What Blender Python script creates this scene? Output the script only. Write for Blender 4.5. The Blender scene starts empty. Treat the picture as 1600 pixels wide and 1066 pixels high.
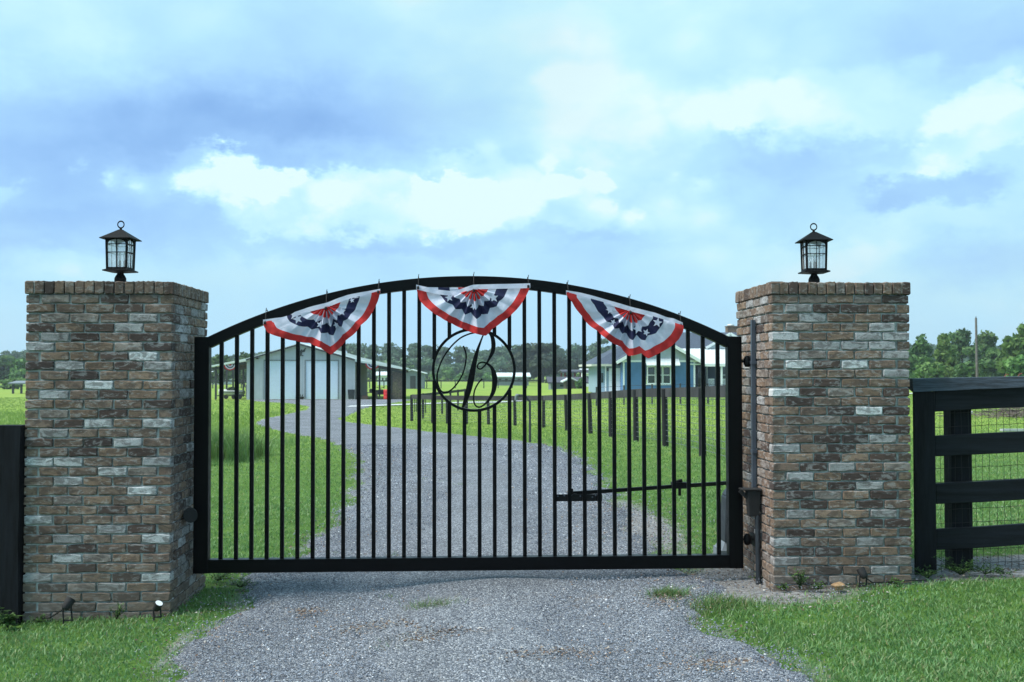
import bpy, math, random
import numpy as np
from mathutils import Vector, Matrix

SC = bpy.context.scene
COL = SC.collection
rnd = random.Random(7)
npr = np.random.RandomState(11)

# ------------------------------------------------------------------ camera
PSI, F = 0.0417, 1680.0
PHI = math.atan(47 / F)
CAM = np.array([0.0, -7.62, 1.62])
fw = np.array([math.sin(PSI) * math.cos(PHI), math.cos(PSI) * math.cos(PHI), math.sin(PHI)])
rt = np.array([math.cos(PSI), -math.sin(PSI), 0.0])
up = np.cross(rt, fw)
cd = bpy.data.cameras.new('camera')
cam = bpy.data.objects.new('camera', cd)
COL.objects.link(cam)
cam.location = CAM
cam.rotation_euler = (math.pi / 2 + PHI, 0, -PSI)
cd.sensor_width = 36
cd.lens = 36 * F / 1600
cd.clip_start = 0.1
cd.clip_end = 6000
cd.dof.use_dof = True
cd.dof.focus_distance = 8.2
cd.dof.aperture_fstop = 8.0
SC.camera = cam

# ------------------------------------------------------------------ sun, sky, exposure
SUN_EL, SUN_AZ = math.radians(54), math.radians(-104)   # azimuth from +Y towards +X
sd = bpy.data.lights.new('sun', 'SUN')
sd.energy = 4.0
sd.angle = math.radians(30)
sd.color = (1.0, 0.96, 0.88)
sun = bpy.data.objects.new('sun', sd)
COL.objects.link(sun)
sdir = Vector((math.sin(SUN_AZ) * math.cos(SUN_EL), math.cos(SUN_AZ) * math.cos(SUN_EL), math.sin(SUN_EL)))
sun.rotation_euler = sdir.to_track_quat('Z', 'Y').to_euler()
SC.view_settings.view_transform = 'Standard'
SC.view_settings.look = 'None'
SC.view_settings.gamma = 1.0
SC.view_settings.exposure = 0.40
SC.view_settings.use_curve_mapping = False

world = bpy.data.worlds.new('World')
SC.world = world
world.use_nodes = True
NT = world.node_tree
NT.nodes.clear()


class NG:
    """small wrapper for building node graphs"""
    def __init__(s, tree): s.t = tree

    def n(s, typ, ins=None, **kw):
        nd = s.t.nodes.new(typ)
        for k, v in kw.items(): setattr(nd, k, v)
        for k, v in (ins or {}).items():
            if isinstance(v, bpy.types.NodeSocket): s.t.links.new(v, nd.inputs[k])
            else: nd.inputs[k].default_value = v
        return nd

    def m(s, op, a, b=0.0, c=0.0, clamp=False):
        return s.n('ShaderNodeMath', {0: a, 1: b, 2: c}, operation=op, use_clamp=clamp).outputs[0]

    def ramp(s, fac, stops, interp='LINEAR'):
        nd = s.n('ShaderNodeValToRGB', {0: fac})
        nd.color_ramp.interpolation = interp
        el = nd.color_ramp.elements
        while len(el) < len(stops): el.new(0.5)
        for e, (p, c) in zip(el, stops):
            e.position = p
            e.color = (c, c, c, 1) if isinstance(c, (int, float)) else (*c[:3], 1)
        return nd.outputs[0]

    def mix(s, f, a, b, mode='MIX'):
        nd = s.n('ShaderNodeMix', data_type='RGBA', blend_type=mode)
        for sock, v in ((nd.inputs[0], f), (nd.inputs[6], a), (nd.inputs[7], b)):
            if isinstance(v, bpy.types.NodeSocket): s.t.links.new(v, sock)
            else: sock.default_value = v if not isinstance(v, tuple) else (*v[:3], 1)
        return nd.outputs[2]

    def noise(s, vec, scale, detail=4, rough=0.55, dist=0.0, out=0, dim='3D'):
        nd = s.n('ShaderNodeTexNoise', {'Scale': scale, 'Detail': detail, 'Roughness': rough, 'Distortion': dist}, noise_dimensions=dim)
        if vec is not None: s.t.links.new(vec, nd.inputs['Vector'])
        return nd.outputs[out]


def srgb(r, g, b):
    f = lambda c: c / 12.92 if c <= 0.04045 else ((c + 0.055) / 1.055) ** 2.4
    return (f(r / 255), f(g / 255), f(b / 255))


def ray(px, py): return fw * F + rt * (px - 800) + up * (533 - py)


def build_world():
    G = NG(NT)
    sky = G.n('ShaderNodeTexSky', sky_type='NISHITA', sun_disc=False)
    sky.sun_elevation = SUN_EL
    sky.sun_rotation = SUN_AZ
    sky.air_density = 1.2
    sky.dust_density = 2.0
    tc = G.n('ShaderNodeTexCoord').outputs['Generated']
    x, y, z = G.n('ShaderNodeSeparateXYZ', {0: tc}).outputs
    sc = lambda v, k: G.n('ShaderNodeVectorMath', {0: v, 1: k if isinstance(k, tuple) else (k, k, k)}, operation='MULTIPLY').outputs[0]
    add = lambda a, b: G.n('ShaderNodeVectorMath', {0: a, 1: b}, operation='ADD').outputs[0]
    st = sc(tc, (1, 1, 1.7))
    n1 = G.noise(st, 3.0, 3, .5, 0, 1)
    n2 = G.noise(st, 12.0, 8, .66, 0, 1)
    s1 = G.n('ShaderNodeSeparateColor', {0: n1}).outputs
    s2 = G.n('ShaderNodeSeparateColor', {0: n2}).outputs
    az = G.m('ARCTAN2', x, y)
    el = G.m('ARCSINE', z)
    W = lambda v, a, b, k1, k2: G.m('ADD', G.m('ADD', v, G.m('MULTIPLY', G.m('SUBTRACT', a, .5), k1)), G.m('MULTIPLY', G.m('SUBTRACT', b, .5), k2))
    azw = W(az, s1[0], s2[0], .16, .11)
    elw = W(el, s1[1], s2[1], .06, .085)
    # billows: rounded lobes with smaller lobes on them
    wv = add(sc(tc, (1, 1, 1.25)), sc(n2, .045))
    p1 = G.n('ShaderNodeTexVoronoi', {'Vector': wv, 'Scale': 10.0}, feature='F1').outputs['Distance']
    p2 = G.n('ShaderNodeTexVoronoi', {'Vector': wv, 'Scale': 25.0}, feature='F1').outputs['Distance']
    bil = G.m('ADD', G.m('MULTIPLY', G.m('SUBTRACT', p1, .42), .62), G.m('MULTIPLY', G.m('SUBTRACT', p2, .42), .34))
    base = G.noise(st, 3.4, 3, .55, .2)
    fine = G.noise(st, 8.0, 6, .62, .3)
    val = G.m('ADD', G.m('MULTIPLY', G.m('SUBTRACT', base, .5), .85), .69)
    val = G.m('ADD', val, G.m('MULTIPLY', G.m('SUBTRACT', fine, .5), .34))
    val = G.m('SUBTRACT', val, G.m('MULTIPLY', bil, .22))
    # (px, py, half-width, half-height, strength, edge softness, billow): the cloud masses of the day
    blobs = [(300, 190, 440, 84, -.42, .95, .35), (600, 120, 330, 130, -.24, 1.0, .3), (90, 250, 300, 40, -.24, .9, .4),
             (150, 340, 300, 56, -.38, .8, .6), (60, 400, 120, 26, -.26, .8, .6), (1462, 312, 96, 24, -.34, .5, .8),
             (1280, 300, 160, 56, -.22, 1.0, .5), (1580, 70, 210, 90, -.40, 1.0, .3), (1580, 415, 130, 40, -.32, .9, .6),
             (670, 305, 430, 105, .13, .8, .7), (1240, 190, 380, 130, .10, .9, .7), (650, 388, 280, 20, -.24, .8, .6), (1180, 262, 230, 26, -.20, .9, .6), (930, 372, 130, 14, -.16, .8, .6),
             (540, 318, 290, 70, .46, .16, 1.3), (735, 300, 180, 88, .26, .12, 1.3), (885, 325, 140, 56, .26, .14, 1.2), (350, 285, 120, 38, .22, .2, 1.2),
             (860, 60, 330, 110, .18, 1.0, .5), (950, 180, 130, 90, .12, .6, 1.3), (1330, 180, 270, 80, .16, .25, 1.2),
             (1120, 190, 120, 60, .14, .35, 1.1), (20, 288, 36, 24, .30, .4, 1.0), (1040, 330, 130, 46, .16, .35, 1.1), (80, 60, 320, 80, .16, 1.0, .4),
             (1400, 296, 60, 26, .22, .4, 1.0), (1500, 210, 130, 66, .18, .18, 1.2), (90, 420, 80, 30, .22, .35, 1.1), (1250, 400, 160, 40, .12, .5, 1.1)]
    relief = 0.0
    for (px, py, rx, ry, amp, soft, kb) in blobs:
        d = ray(px, py)
        d = d / np.linalg.norm(d)
        a0, e0 = math.atan2(d[0], d[1]), math.asin(d[2])
        u = G.m('DIVIDE', G.m('SUBTRACT', azw, a0), rx / F)
        v = G.m('DIVIDE', G.m('SUBTRACT', elw, e0), ry / F)
        r = G.m('SQRT', G.m('ADD', G.m('MULTIPLY', u, u), G.m('MULTIPLY', v, v)))
        r = G.m('ADD', r, G.m('MULTIPLY', bil, kb))
        mr = G.n('ShaderNodeMapRange', {0: r, 1: 1 + soft * .6, 2: 1 - soft, 3: 0.0, 4: amp}, interpolation_type='SMOOTHSTEP')
        o = mr.outputs[0]
        if amp > .15 and py > 250:     # bright cumulus heads, greyer towards their feet
            o = G.m('MULTIPLY', o, G.n('ShaderNodeMapRange', {0: v, 1: -1.0, 2: .2, 3: .25, 4: 1.0}).outputs[0])
            relief = G.m('MAXIMUM', relief, G.m('MULTIPLY', o, 1 / amp))
        val = G.m('ADD', val, o)
    val = G.m('SUBTRACT', val, G.m('MULTIPLY', G.m('MULTIPLY', bil, relief), .75))
    hz = G.n('ShaderNodeMapRange', {0: el, 1: 0.0, 2: 0.15, 3: 0.8, 4: 0.0}, interpolation_type='SMOOTHSTEP').outputs[0]
    cloud = G.ramp(val, [(0.06, srgb(132, 178, 232)), (0.26, srgb(156, 202, 248)), (0.47, srgb(173, 220, 255)),
                         (0.66, srgb(186, 235, 255)), (0.82, srgb(204, 248, 255)), (0.96, srgb(228, 255, 255))])
    cloud = G.mix(hz, cloud, (*srgb(184, 229, 253), 1))
    k = 10 / 2 ** SC.view_settings.exposure
    cloud10 = sc(cloud, (k, k, k * 1.04))
    thin = G.n('ShaderNodeMapRange', {0: base, 1: .5, 2: .7, 3: 0.0, 4: 0.12}).outputs[0]
    col = G.mix(thin, cloud10, sky.outputs[0])
    bg = G.n('ShaderNodeBackground', {'Color': col, 'Strength': 0.1})
    G.n('ShaderNodeOutputWorld', {'Surface': bg.outputs[0]})


build_world()

# ------------------------------------------------------------------ helpers
def sstep(a, b, x):
    t = np.clip((np.asarray(x, float) - a) / (b - a), 0, 1)
    return t * t * (3 - 2 * t)


def gz(x, y):
    """height of the land"""
    x = np.asarray(x, float)
    y = np.asarray(y, float)
    pad = 0.72 * sstep(2, 12, x) * sstep(20, 50, y) * (1 - sstep(105, 140, y))
    near = 1 - sstep(3, 14, np.abs(y))
    bumps = 0.012 * np.sin(x * 2.1 + 1.3 * y) * np.sin(1.7 * y + .5) * np.exp(-(y / 30) ** 2)
    return -0.95 * sstep(8, 48, y) + pad + 0.1 * np.clip(x / 2.9, -1.4, 1.6) * near + bumps


def at(px, py, Y):
    d = ray(px, py)
    return CAM + d * ((Y - CAM[1]) / d[1])


def onland(px, py):
    d = ray(px, py)
    t = 1e-5
    while t < 1:
        p = CAM + d * t
        if p[2] < float(gz(p[0], p[1])): return p
        t *= 1.004
        t += 2e-6
    return p


def tag(o, label=None, cat=None, group=None, kind=None):
    if label: o['label'] = label
    if cat: o['category'] = cat
    if group: o['group'] = group
    if kind: o['kind'] = kind
    return o


ORG = {}


def thing(name, label, cat, loc=(0, 0, 0), group=None, rotz=0):
    o = bpy.data.objects.new(name, None)
    o.empty_display_size = 0.1
    COL.objects.link(o)
    o.location = loc
    o.rotation_euler = (0, 0, rotz)
    ORG[o.name] = np.array(loc, float)
    return tag(o, label, cat, group)


class MB:
    def __init__(s):
        s.v, s.f, s.mi, s.sm = [], [], [], []

    def add(s, vs, fs, mi=0, smooth=False):
        b = len(s.v)
        s.v += [tuple(map(float, p)) for p in vs]
        for f in fs:
            s.f.append(tuple(i + b for i in f))
            s.mi.append(mi)
            s.sm.append(smooth)
        return s

    def box(s, x0, x1, y0, y1, z0, z1, mi=0, R=None, T=None):
        vs = [(x, y, z) for z in (z0, z1) for y in (y0, y1) for x in (x0, x1)]
        if R is not None or T is not None:
            R = R or Matrix.Identity(3)
            T = Vector(T or (0, 0, 0))
            vs = [R @ Vector(v) + T for v in vs]
        return s.add(vs, [(0, 2, 3, 1), (4, 5, 7, 6), (0, 1, 5, 4), (2, 6, 7, 3), (0, 4, 6, 2), (1, 3, 7, 5)], mi)

    def beam(s, p, q, w, h, mi=0, upv=(0, 0, 1)):
        p, q = Vector(p), Vector(q)
        d = (q - p)
        L = d.length
        d.normalize()
        sx = d.cross(Vector(upv))
        if sx.length < 1e-5: sx = Vector((1, 0, 0))
        sx.normalize()
        u = sx.cross(d)
        vs = [p + d * a * L + sx * b * w / 2 + u * c * h / 2 for a in (0, 1) for b in (-1, 1) for c in (-1, 1)]
        return s.add(vs, [(0, 1, 3, 2), (4, 6, 7, 5), (0, 4, 5, 1), (2, 3, 7, 6), (0, 2, 6, 4), (1, 5, 7, 3)], mi)

    def tube(s, pts, r, seg=8, mi=0, cap=True, smooth=True, closed=False):
        pts = [Vector(p) for p in pts]
        n = len(pts)
        rr = r if isinstance(r, (list, tuple, np.ndarray)) else [r] * n
        vs = []
        prev = None
        for i, p in enumerate(pts):
            if closed: d = pts[(i + 1) % n] - pts[i - 1]
            else: d = pts[min(i + 1, n - 1)] - pts[max(i - 1, 0)]
            d.normalize()
            ref = prev if prev is not None else (Vector((0, 0, 1)) if abs(d.z) < .9 else Vector((1, 0, 0)))
            a = ref - d * ref.dot(d)
            a.normalize()
            prev = a
            b = d.cross(a)
            for k in range(seg):
                t = 2 * math.pi * k / seg
                vs.append(p + (a * math.cos(t) + b * math.sin(t)) * rr[i])
        fs = []
        for i in range(n if closed else n - 1):
            j = (i + 1) % n
            for k in range(seg):
                l = (k + 1) % seg
                fs.append((i * seg + k, i * seg + l, j * seg + l, j * seg + k))
        s.add(vs, fs, mi, smooth)
        if cap and not closed:
            s.add(vs[:seg], [tuple(range(seg))[::-1]], mi)
            s.add(vs[-seg:], [tuple(range(seg))], mi)
        return s

    def lathe(s, prof, cx=0, cy=0, seg=16, mi=0, smooth=True, rot0=0.0):
        vs, fs = [], []
        for r, z in prof:
            for k in range(seg):
                t = 2 * math.pi * k / seg + rot0
                vs.append((cx + r * math.cos(t), cy + r * math.sin(t), z))
        for i in range(len(prof) - 1):
            for k in range(seg):
                l = (k + 1) % seg
                fs.append((i * seg + k, i * seg + l, (i + 1) * seg + l, (i + 1) * seg + k))
        fs.append(tuple(range(seg))[::-1])
        fs.append(tuple((len(prof) - 1) * seg + k for k in range(seg)))
        return s.add(vs, fs, mi, smooth)

    def prism(s, poly, d0, d1, axis='y', mi=0):
        """extrude a polygon of (a, b) pairs; axis y: a=x, b=z"""
        n = len(poly)
        mk = {'y': lambda a, b, d: (a, d, b), 'x': lambda a, b, d: (d, a, b), 'z': lambda a, b, d: (a, b, d)}[axis]
        vs = [mk(a, b, d0) for a, b in poly] + [mk(a, b, d1) for a, b in poly]
        fs = [tuple(range(n)), tuple(range(n, 2 * n))[::-1]]
        fs += [(i, i + n, (i + 1) % n + n, (i + 1) % n) for i in range(n)]
        return s.add(vs, fs, mi)

    def stroke(s, pts, ws, y0, y1, mi=0):
        """flat bar of varying width following (x, z) points, extruded y0..y1"""
        P = np.array(pts, float)
        n = len(P)
        d = np.gradient(P, axis=0)
        d /= np.linalg.norm(d, axis=1)[:, None]
        nn = np.stack([-d[:, 1], d[:, 0]], 1)
        w = np.array(ws)[:, None] / 2
        A, B = P + nn * w, P - nn * w
        vs = []
        for a, b in zip(A, B):
            vs += [(a[0], y0, a[1]), (b[0], y0, b[1]), (b[0], y1, b[1]), (a[0], y1, a[1])]
        fs = []
        for i in range(n - 1):
            for k in range(4):
                l = (k + 1) % 4
                fs.append((i * 4 + k, i * 4 + l, i * 4 + 4 + l, i * 4 + 4 + k))
        fs += [(3, 2, 1, 0), (4 * n - 4, 4 * n - 3, 4 * n - 2, 4 * n - 1)]
        return s.add(vs, fs, mi)

    def mesh(s, name, mats, off=(0, 0, 0)):
        me = bpy.data.meshes.new(name)
        off = np.array(off, float)
        me.from_pydata([tuple(np.array(v) - off) for v in s.v], [], s.f)
        for m in (mats if isinstance(mats, (list, tuple)) else [mats]): me.materials.append(m)
        me.polygons.foreach_set('material_index', s.mi)
        me.polygons.foreach_set('use_smooth', s.sm)
        me.update()
        return me

    def build(s, name, mats, parent=None, local=False, loc=None):
        """world-space vertices become an object parented to its thing (local: vertices are already in the parent's space)"""
        org = np.zeros(3)
        if parent is not None and not local: org = ORG[parent.name]
        mid = np.zeros(3)
        o = bpy.data.objects.new(name, s.mesh(name, mats, org))
        COL.objects.link(o)
        ORG[o.name] = org + mid
        if parent is not None: o.parent = parent
        if loc is not None: o.location = loc
        # recalc outward normals
        import bmesh
        bm = bmesh.new()
        bm.from_mesh(o.data)
        bmesh.ops.recalc_face_normals(bm, faces=bm.faces)
        bm.to_mesh(o.data)
        bm.free()
        return o


def bevel(o, w=0.004, seg=1, ang=35):
    m = o.modifiers.new('bevel', 'BEVEL')
    m.width = w
    m.segments = seg
    m.limit_method = 'ANGLE'
    m.angle_limit = math.radians(ang)
    return o


def np_mesh(name, verts, faces_list, mat, tint=None, extra=None, smooth=False):
    """verts (N,3); faces_list: list of (M,k) int arrays; tint per vertex"""
    me = bpy.data.meshes.new(name)
    me.vertices.add(len(verts))
    me.vertices.foreach_set('co', np.asarray(verts, np.float32).ravel())
    loops = np.concatenate([f.ravel() for f in faces_list])
    sizes = np.concatenate([np.full(len(f), f.shape[1]) for f in faces_list])
    starts = np.concatenate([[0], np.cumsum(sizes)[:-1]])
    me.loops.add(len(loops))
    me.loops.foreach_set('vertex_index', loops.astype(np.int32))
    me.polygons.add(len(sizes))
    me.polygons.foreach_set('loop_start', starts.astype(np.int32))
    try: me.polygons.foreach_set('loop_total', sizes.astype(np.int32))
    except Exception: pass
    if smooth: me.polygons.foreach_set('use_smooth', np.ones(len(sizes), bool))
    me.materials.append(mat)
    me.update(calc_edges=True)
    for nm, arr in [('tint', tint)] + list((extra or {}).items()):
        if arr is not None:
            a = me.attributes.new(nm, 'FLOAT', 'POINT')
            a.data.foreach_set('value', np.asarray(arr, np.float32))
    o = bpy.data.objects.new(name, me)
    COL.objects.link(o)
    ORG[o.name] = np.zeros(3)
    return o


# ------------------------------------------------------------------ materials
def new_mat(name):
    m = bpy.data.materials.new(name)
    m.use_nodes = True
    m.node_tree.nodes.clear()
    G = NG(m.node_tree)
    p = G.n('ShaderNodeBsdfPrincipled')
    G.n('ShaderNodeOutputMaterial', {'Surface': p.outputs[0]})
    return m, G, p


def link(G, a, b): G.t.links.new(a, b)


def pmat(name, col, rough=0.6, metal=0.0, var=0.12, scale=6.0, bump=0.0, bscale=60.0, spec=0.5, col2=None, stretch=(1, 1, 1), coat=0.0):
    m, G, p = new_mat(name)
    tc = G.n('ShaderNodeTexCoord').outputs['Object']
    vec = G.n('ShaderNodeVectorMath', {0: tc, 1: stretch}, operation='MULTIPLY').outputs[0]
    nz = G.noise(vec, scale, 6, 0.6)
    lo = tuple(c * (1 - var) for c in col)
    hi = col2 if col2 else tuple(min(1, c * (1 + var)) for c in col)
    c = G.ramp(nz, [(0.32, lo), (0.68, hi)])
    link(G, c, p.inputs['Base Color'])
    rz = G.ramp(G.noise(vec, scale * 2.3, 3), [(0.3, max(0, rough - .08)), (0.7, min(1, rough + .08))])
    link(G, rz, p.inputs['Roughness'])
    p.inputs['Metallic'].default_value = metal
    p.inputs['Specular IOR Level'].default_value = spec
    p.inputs['Coat Weight'].default_value = coat
    if bump:
        b = G.n('ShaderNodeBump', {'Strength': bump, 'Distance': 0.01, 'Height': G.noise(vec, bscale, 5, 0.6)})
        link(G, b.outputs[0], p.inputs['Normal'])
    return m


def tint_mat(name, stops, rough=0.7, patch=None, trans=0.0, pscale=0.5, spec=0.3):
    """per-piece colour from the vertex attribute tint, with broad drifts"""
    m, G, p = new_mat(name)
    t = G.n('ShaderNodeAttribute', attribute_name='tint').outputs['Fac']
    c = G.ramp(t, stops)
    if patch:
        pos = G.n('ShaderNodeNewGeometry').outputs['Position']
        nz = G.noise(pos, pscale, 4, 0.6)
        f = G.ramp(nz, [(0.42, 0.0), (0.62, 1.0)])
        c = G.mix(G.m('MULTIPLY', f, patch[1]), c, patch[0])
    link(G, c, p.inputs['Base Color'])
    p.inputs['Roughness'].default_value = rough
    p.inputs['Specular IOR Level'].default_value = spec
    if trans:
        tr = G.n('ShaderNodeBsdfTranslucent', {'Color': c})
        mx = G.n('ShaderNodeMixShader', {0: trans, 1: p.outputs[0], 2: tr.outputs[0]})
        out = [n for n in G.t.nodes if n.type == 'OUTPUT_MATERIAL'][0]
        link(G, mx.outputs[0], out.inputs[0])
    return m


def brick_mat(name, island):
    m, G, p = new_mat(name)
    tc = G.n('ShaderNodeTexCoord').outputs['Object']
    info = G.n('ShaderNodeObjectInfo')
    rv = G.n('ShaderNodeNewGeometry').outputs['Random Per Island'] if island else info.outputs['Random']
    off = G.n('ShaderNodeCombineXYZ', {0: G.m('MULTIPLY', rv, 37.0), 1: G.m('MULTIPLY', rv, 91.0), 2: G.m('MULTIPLY', rv, 13.0)}).outputs[0]
    v = G.n('ShaderNodeVectorMath', {0: tc, 1: off}, operation='ADD').outputs[0]
    if island:
        base = G.ramp(rv, [(0.0, (.26, .175, .115)), (.3, (.10, .065, .055)), (.42, (.30, .205, .135)), (.76, (.29, .26, .23)), (.88, (.5, .5, .5))], 'CONSTANT')
    else:
        base = info.outputs['Color']
    v2 = G.n('ShaderNodeVectorMath', {0: v, 1: (1, 1, 2.2)}, operation='MULTIPLY').outputs[0]
    n1 = G.noise(v2, 11, 6, 0.62, 1.2)
    dark = G.ramp(n1, [(0.46, 0.0), (0.56, 1.0)])
    c = G.mix(G.m('MULTIPLY', dark, 0.6), base, (.075, .055, .05, 1))
    n2 = G.noise(v2, 16, 7, 0.7, 0.6)
    lite = G.ramp(n2, [(0.53, 0.0), (0.58, 1.0)])
    c = G.mix(G.m('MULTIPLY', lite, 0.32), c, (.58, .58, .58, 1))
    n3 = G.noise(v, 120, 4, 0.7)
    c = G.mix(G.ramp(n3, [(.35, .35), (.6, 0.0)]), c, (.06, .05, .045, 1))
    # weathering at the foot and top of the pillar, broad drifts
    pos = G.n('ShaderNodeNewGeometry').outputs['Position']
    big = G.ramp(G.noise(pos, 1.6, 4), [(.35, .78), (.65, 1.12)])
    c = G.mix(1.0, c, big, 'MULTIPLY')
    # soil splashed on the lowest courses, run-off grime on the top ones
    pz = G.m('ADD', G.n('ShaderNodeSeparateXYZ', {0: pos}).outputs[2], G.m('MULTIPLY', G.m('SUBTRACT', G.noise(pos, 5, 4), .5), .35))
    foot = G.n('ShaderNodeMapRange', {0: pz, 1: .02, 2: .34, 3: .5, 4: 0.0}).outputs[0]
    c = G.mix(foot, c, (.15, .125, .10, 1))
    topg = G.n('ShaderNodeMapRange', {0: pz, 1: 1.95, 2: 2.24, 3: 0.0, 4: .26}).outputs[0]
    c = G.mix(topg, c, (.085, .066, .052, 1))
    link(G, c, p.inputs['Base Color'])
    p.inputs['Roughness'].default_value = 0.92
    p.inputs['Specular IOR Level'].default_value = 0.2
    h = G.m('ADD', G.noise(v, 45, 6, 0.7), G.m('MULTIPLY', n1, 0.8))
    b = G.n('ShaderNodeBump', {'Strength': 0.75, 'Distance': 0.006, 'Height': h})
    link(G, b.outputs[0], p.inputs['Normal'])
    return m


M = {}
M['brick'] = brick_mat('weathered_brick', False)
M['brick_mass'] = brick_mat('weathered_brick_mass', True)
M['mortar'] = pmat('grey_mortar', (.40, .41, .40), .95, var=.6, scale=14, bump=.8, bscale=90, spec=.1)
M['black_metal'] = pmat('black_painted_steel', (.0012, .0014, .0020), .38, var=.3, scale=8, bump=.04, spec=.12)
M['black_scuffed'] = pmat('scuffed_black_steel', (.003, .003, .0035), .5, var=.3, scale=30, col2=(.008, .007, .007), spec=.2, bump=.15)
M['lantern'] = pmat('bronze_black_lantern', (.0032, .003, .0035), .62, metal=.0, spec=.15, var=.3, scale=20)
M['black_wood'] = pmat('black_stained_board', (.0025, .0035, .006), .6, spec=.2, var=.45, scale=2.2, col2=(.011, .014, .020), bump=.5, bscale=24, stretch=(1, 6, 14))
M['black_post'] = pmat('black_stained_post', (.0025, .003, .005), .7, spec=.2, var=.45, scale=3.0, col2=(.009, .011, .016), bump=.5, bscale=24, stretch=(10, 6, 1))
M['weathered_cap'] = pmat('weathered_black_board', (.008, .012, .018), .7, var=.5, scale=5, col2=(.06, .085, .12), bump=.7, bscale=30, stretch=(1, 4, 12))
M['paddock_board'] = pmat('weathered_grey_black_board', (.024, .022, .026), .8, var=.4, scale=1.0, col2=(.052, .049, .056))
M['paddock_post'] = pmat('dark_fence_post', (.004, .006, .008), .85, var=.4, scale=3)
M['wire'] = pmat('dark_fence_wire', (.02, .022, .02), .6, metal=.4)
M['wire_grey'] = pmat('grey_fence_wire', (.14, .17, .17), .6, metal=.3)
M['conduit'] = pmat('grey_plastic_conduit', (.055, .07, .095), .5, var=.2)
M['dark_conduit'] = pmat('dark_conduit', (.018, .023, .030), .5, var=.3)
M['white_cloth'] = None
M['white_paint'] = pmat('white_paint', (.74, .78, .80), .55, var=.05)
M['roof_metal'] = pmat('pale_metal_roof', (.66, .72, .74), .45, var=.06, metal=.1)
M['barn_wall'] = pmat('pale_grey_metal_siding', (.42, .46, .52), .5, var=.06, scale=2)
M['door_white'] = pmat('white_roll_up_door', (.64, .73, .88), .5, var=.04)
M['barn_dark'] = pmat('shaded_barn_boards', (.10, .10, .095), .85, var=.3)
M['dark_trim'] = pmat('dark_trim', (.03, .035, .04), .6, var=.3)
M['old_wood'] = pmat('old_brown_boards', (.09, .07, .06), .9, var=.5, scale=6)
M['rust'] = pmat('rusty_red_metal', (.20, .045, .03), .7, var=.4)
M['red_plastic'] = pmat('red_plastic_drum', (.62, .025, .03), .45, var=.1)
M['bin'] = pmat('dark_green_bin_plastic', (.018, .026, .03), .6, var=.3)
M['rubber'] = pmat('black_rubber', (.012, .012, .013), .8)
M['vinyl'] = pmat('black_vinyl', (.012, .014, .018), .5)
M['siding'] = pmat('blue_lap_siding', (.065, .175, .36), .6, var=.1, scale=2)
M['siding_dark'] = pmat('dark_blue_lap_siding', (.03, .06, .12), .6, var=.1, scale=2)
M['siding_pale'] = pmat('pale_blue_siding', (.26, .37, .47), .6, var=.08, scale=2)
M['gable_grey'] = pmat('pale_grey_shake_gable', (.36, .41, .46), .7, var=.1, scale=3)
M['trim'] = pmat('white_house_trim', (.78, .82, .85), .5, var=.04)
M['shingle'] = pmat('slate_grey_shingles', (.055, .075, .11), .9, var=.25, scale=8, bump=.3)
M['glass'] = pmat('dark_window_glass', (.012, .022, .02), .08, var=.5, scale=1.2, col2=(.03, .05, .04), spec=.8)
M['lamp_white'] = pmat('white_lens', (.8, .82, .84), .3)
M['stone'] = pmat('orange_stone', (.30, .19, .10), .9, var=.4, scale=14, bump=.5)
M['concrete'] = pmat('pale_concrete', (.52, .55, .56), .9, var=.12, scale=2)
M['pvc'] = pmat('white_pvc', (.42, .44, .46), .4)
M['bark'] = pmat('grey_brown_bark', (.075, .065, .055), .95, var=.4, scale=5, bump=.6, bscale=20, stretch=(3, 3, .6))
M['pole'] = pmat('weathered_pole', (.13, .12, .115), .9, var=.3)
M['roof_dark'] = pmat('dark_shed_roof', (.06, .065, .085), .8, var=.2)
M['shed_grey'] = pmat('grey_shed_siding', (.17, .20, .23), .7, var=.15)
M['twig'] = pmat('dry_brush', (.16, .13, .115), .95, var=.4)
M['boat_white'] = pmat('white_gelcoat', (.75, .78, .8), .25, var=.05)
M['cream'] = pmat('cream_wall', (.5, .52, .5), .7, var=.1)
M['blue_tarp'] = pmat('blue_tarp', (.03, .12, .42), .6)


def glass_mat():
    m, G, p = new_mat('seeded_lantern_glass')
    tc = G.n('ShaderNodeTexCoord').outputs['Object']
    p.inputs['Base Color'].default_value = (.86, .9, .92, 1)
    p.inputs['Roughness'].default_value = 0.12
    p.inputs['Transmission Weight'].default_value = 0.68
    p.inputs['IOR'].default_value = 1.2
    b = G.n('ShaderNodeBump', {'Strength': 0.35, 'Distance': 0.004, 'Height': G.noise(tc, 60, 3)})
    link(G, b.outputs[0], p.inputs['Normal'])
    return m


M['lantern_glass'] = glass_mat()


def cloth_mat(name, col, var=.12):
    m, G, p = new_mat(name)
    tc = G.n('ShaderNodeTexCoord').outputs['Object']
    nz = G.noise(tc, 9, 5, .6)
    c = G.ramp(nz, [(.3, tuple(k * (1 - var) for k in col)), (.7, tuple(min(1, k * (1 + var)) for k in col))])
    link(G, c, p.inputs['Base Color'])
    p.inputs['Roughness'].default_value = .75
    p.inputs['Specular IOR Level'].default_value = .25
    b = G.n('ShaderNodeBump', {'Strength': .5, 'Distance': .01, 'Height': G.noise(tc, 22, 4, .6, .8)})
    link(G, b.outputs[0], p.inputs['Normal'])
    tr = G.n('ShaderNodeBsdfTranslucent', {'Color': c})
    mx = G.n('ShaderNodeMixShader', {0: .22, 1: p.outputs[0], 2: tr.outputs[0]})
    out = [n for n in G.t.nodes if n.type == 'OUTPUT_MATERIAL'][0]
    link(G, mx.outputs[0], out.inputs[0])
    return m


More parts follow.
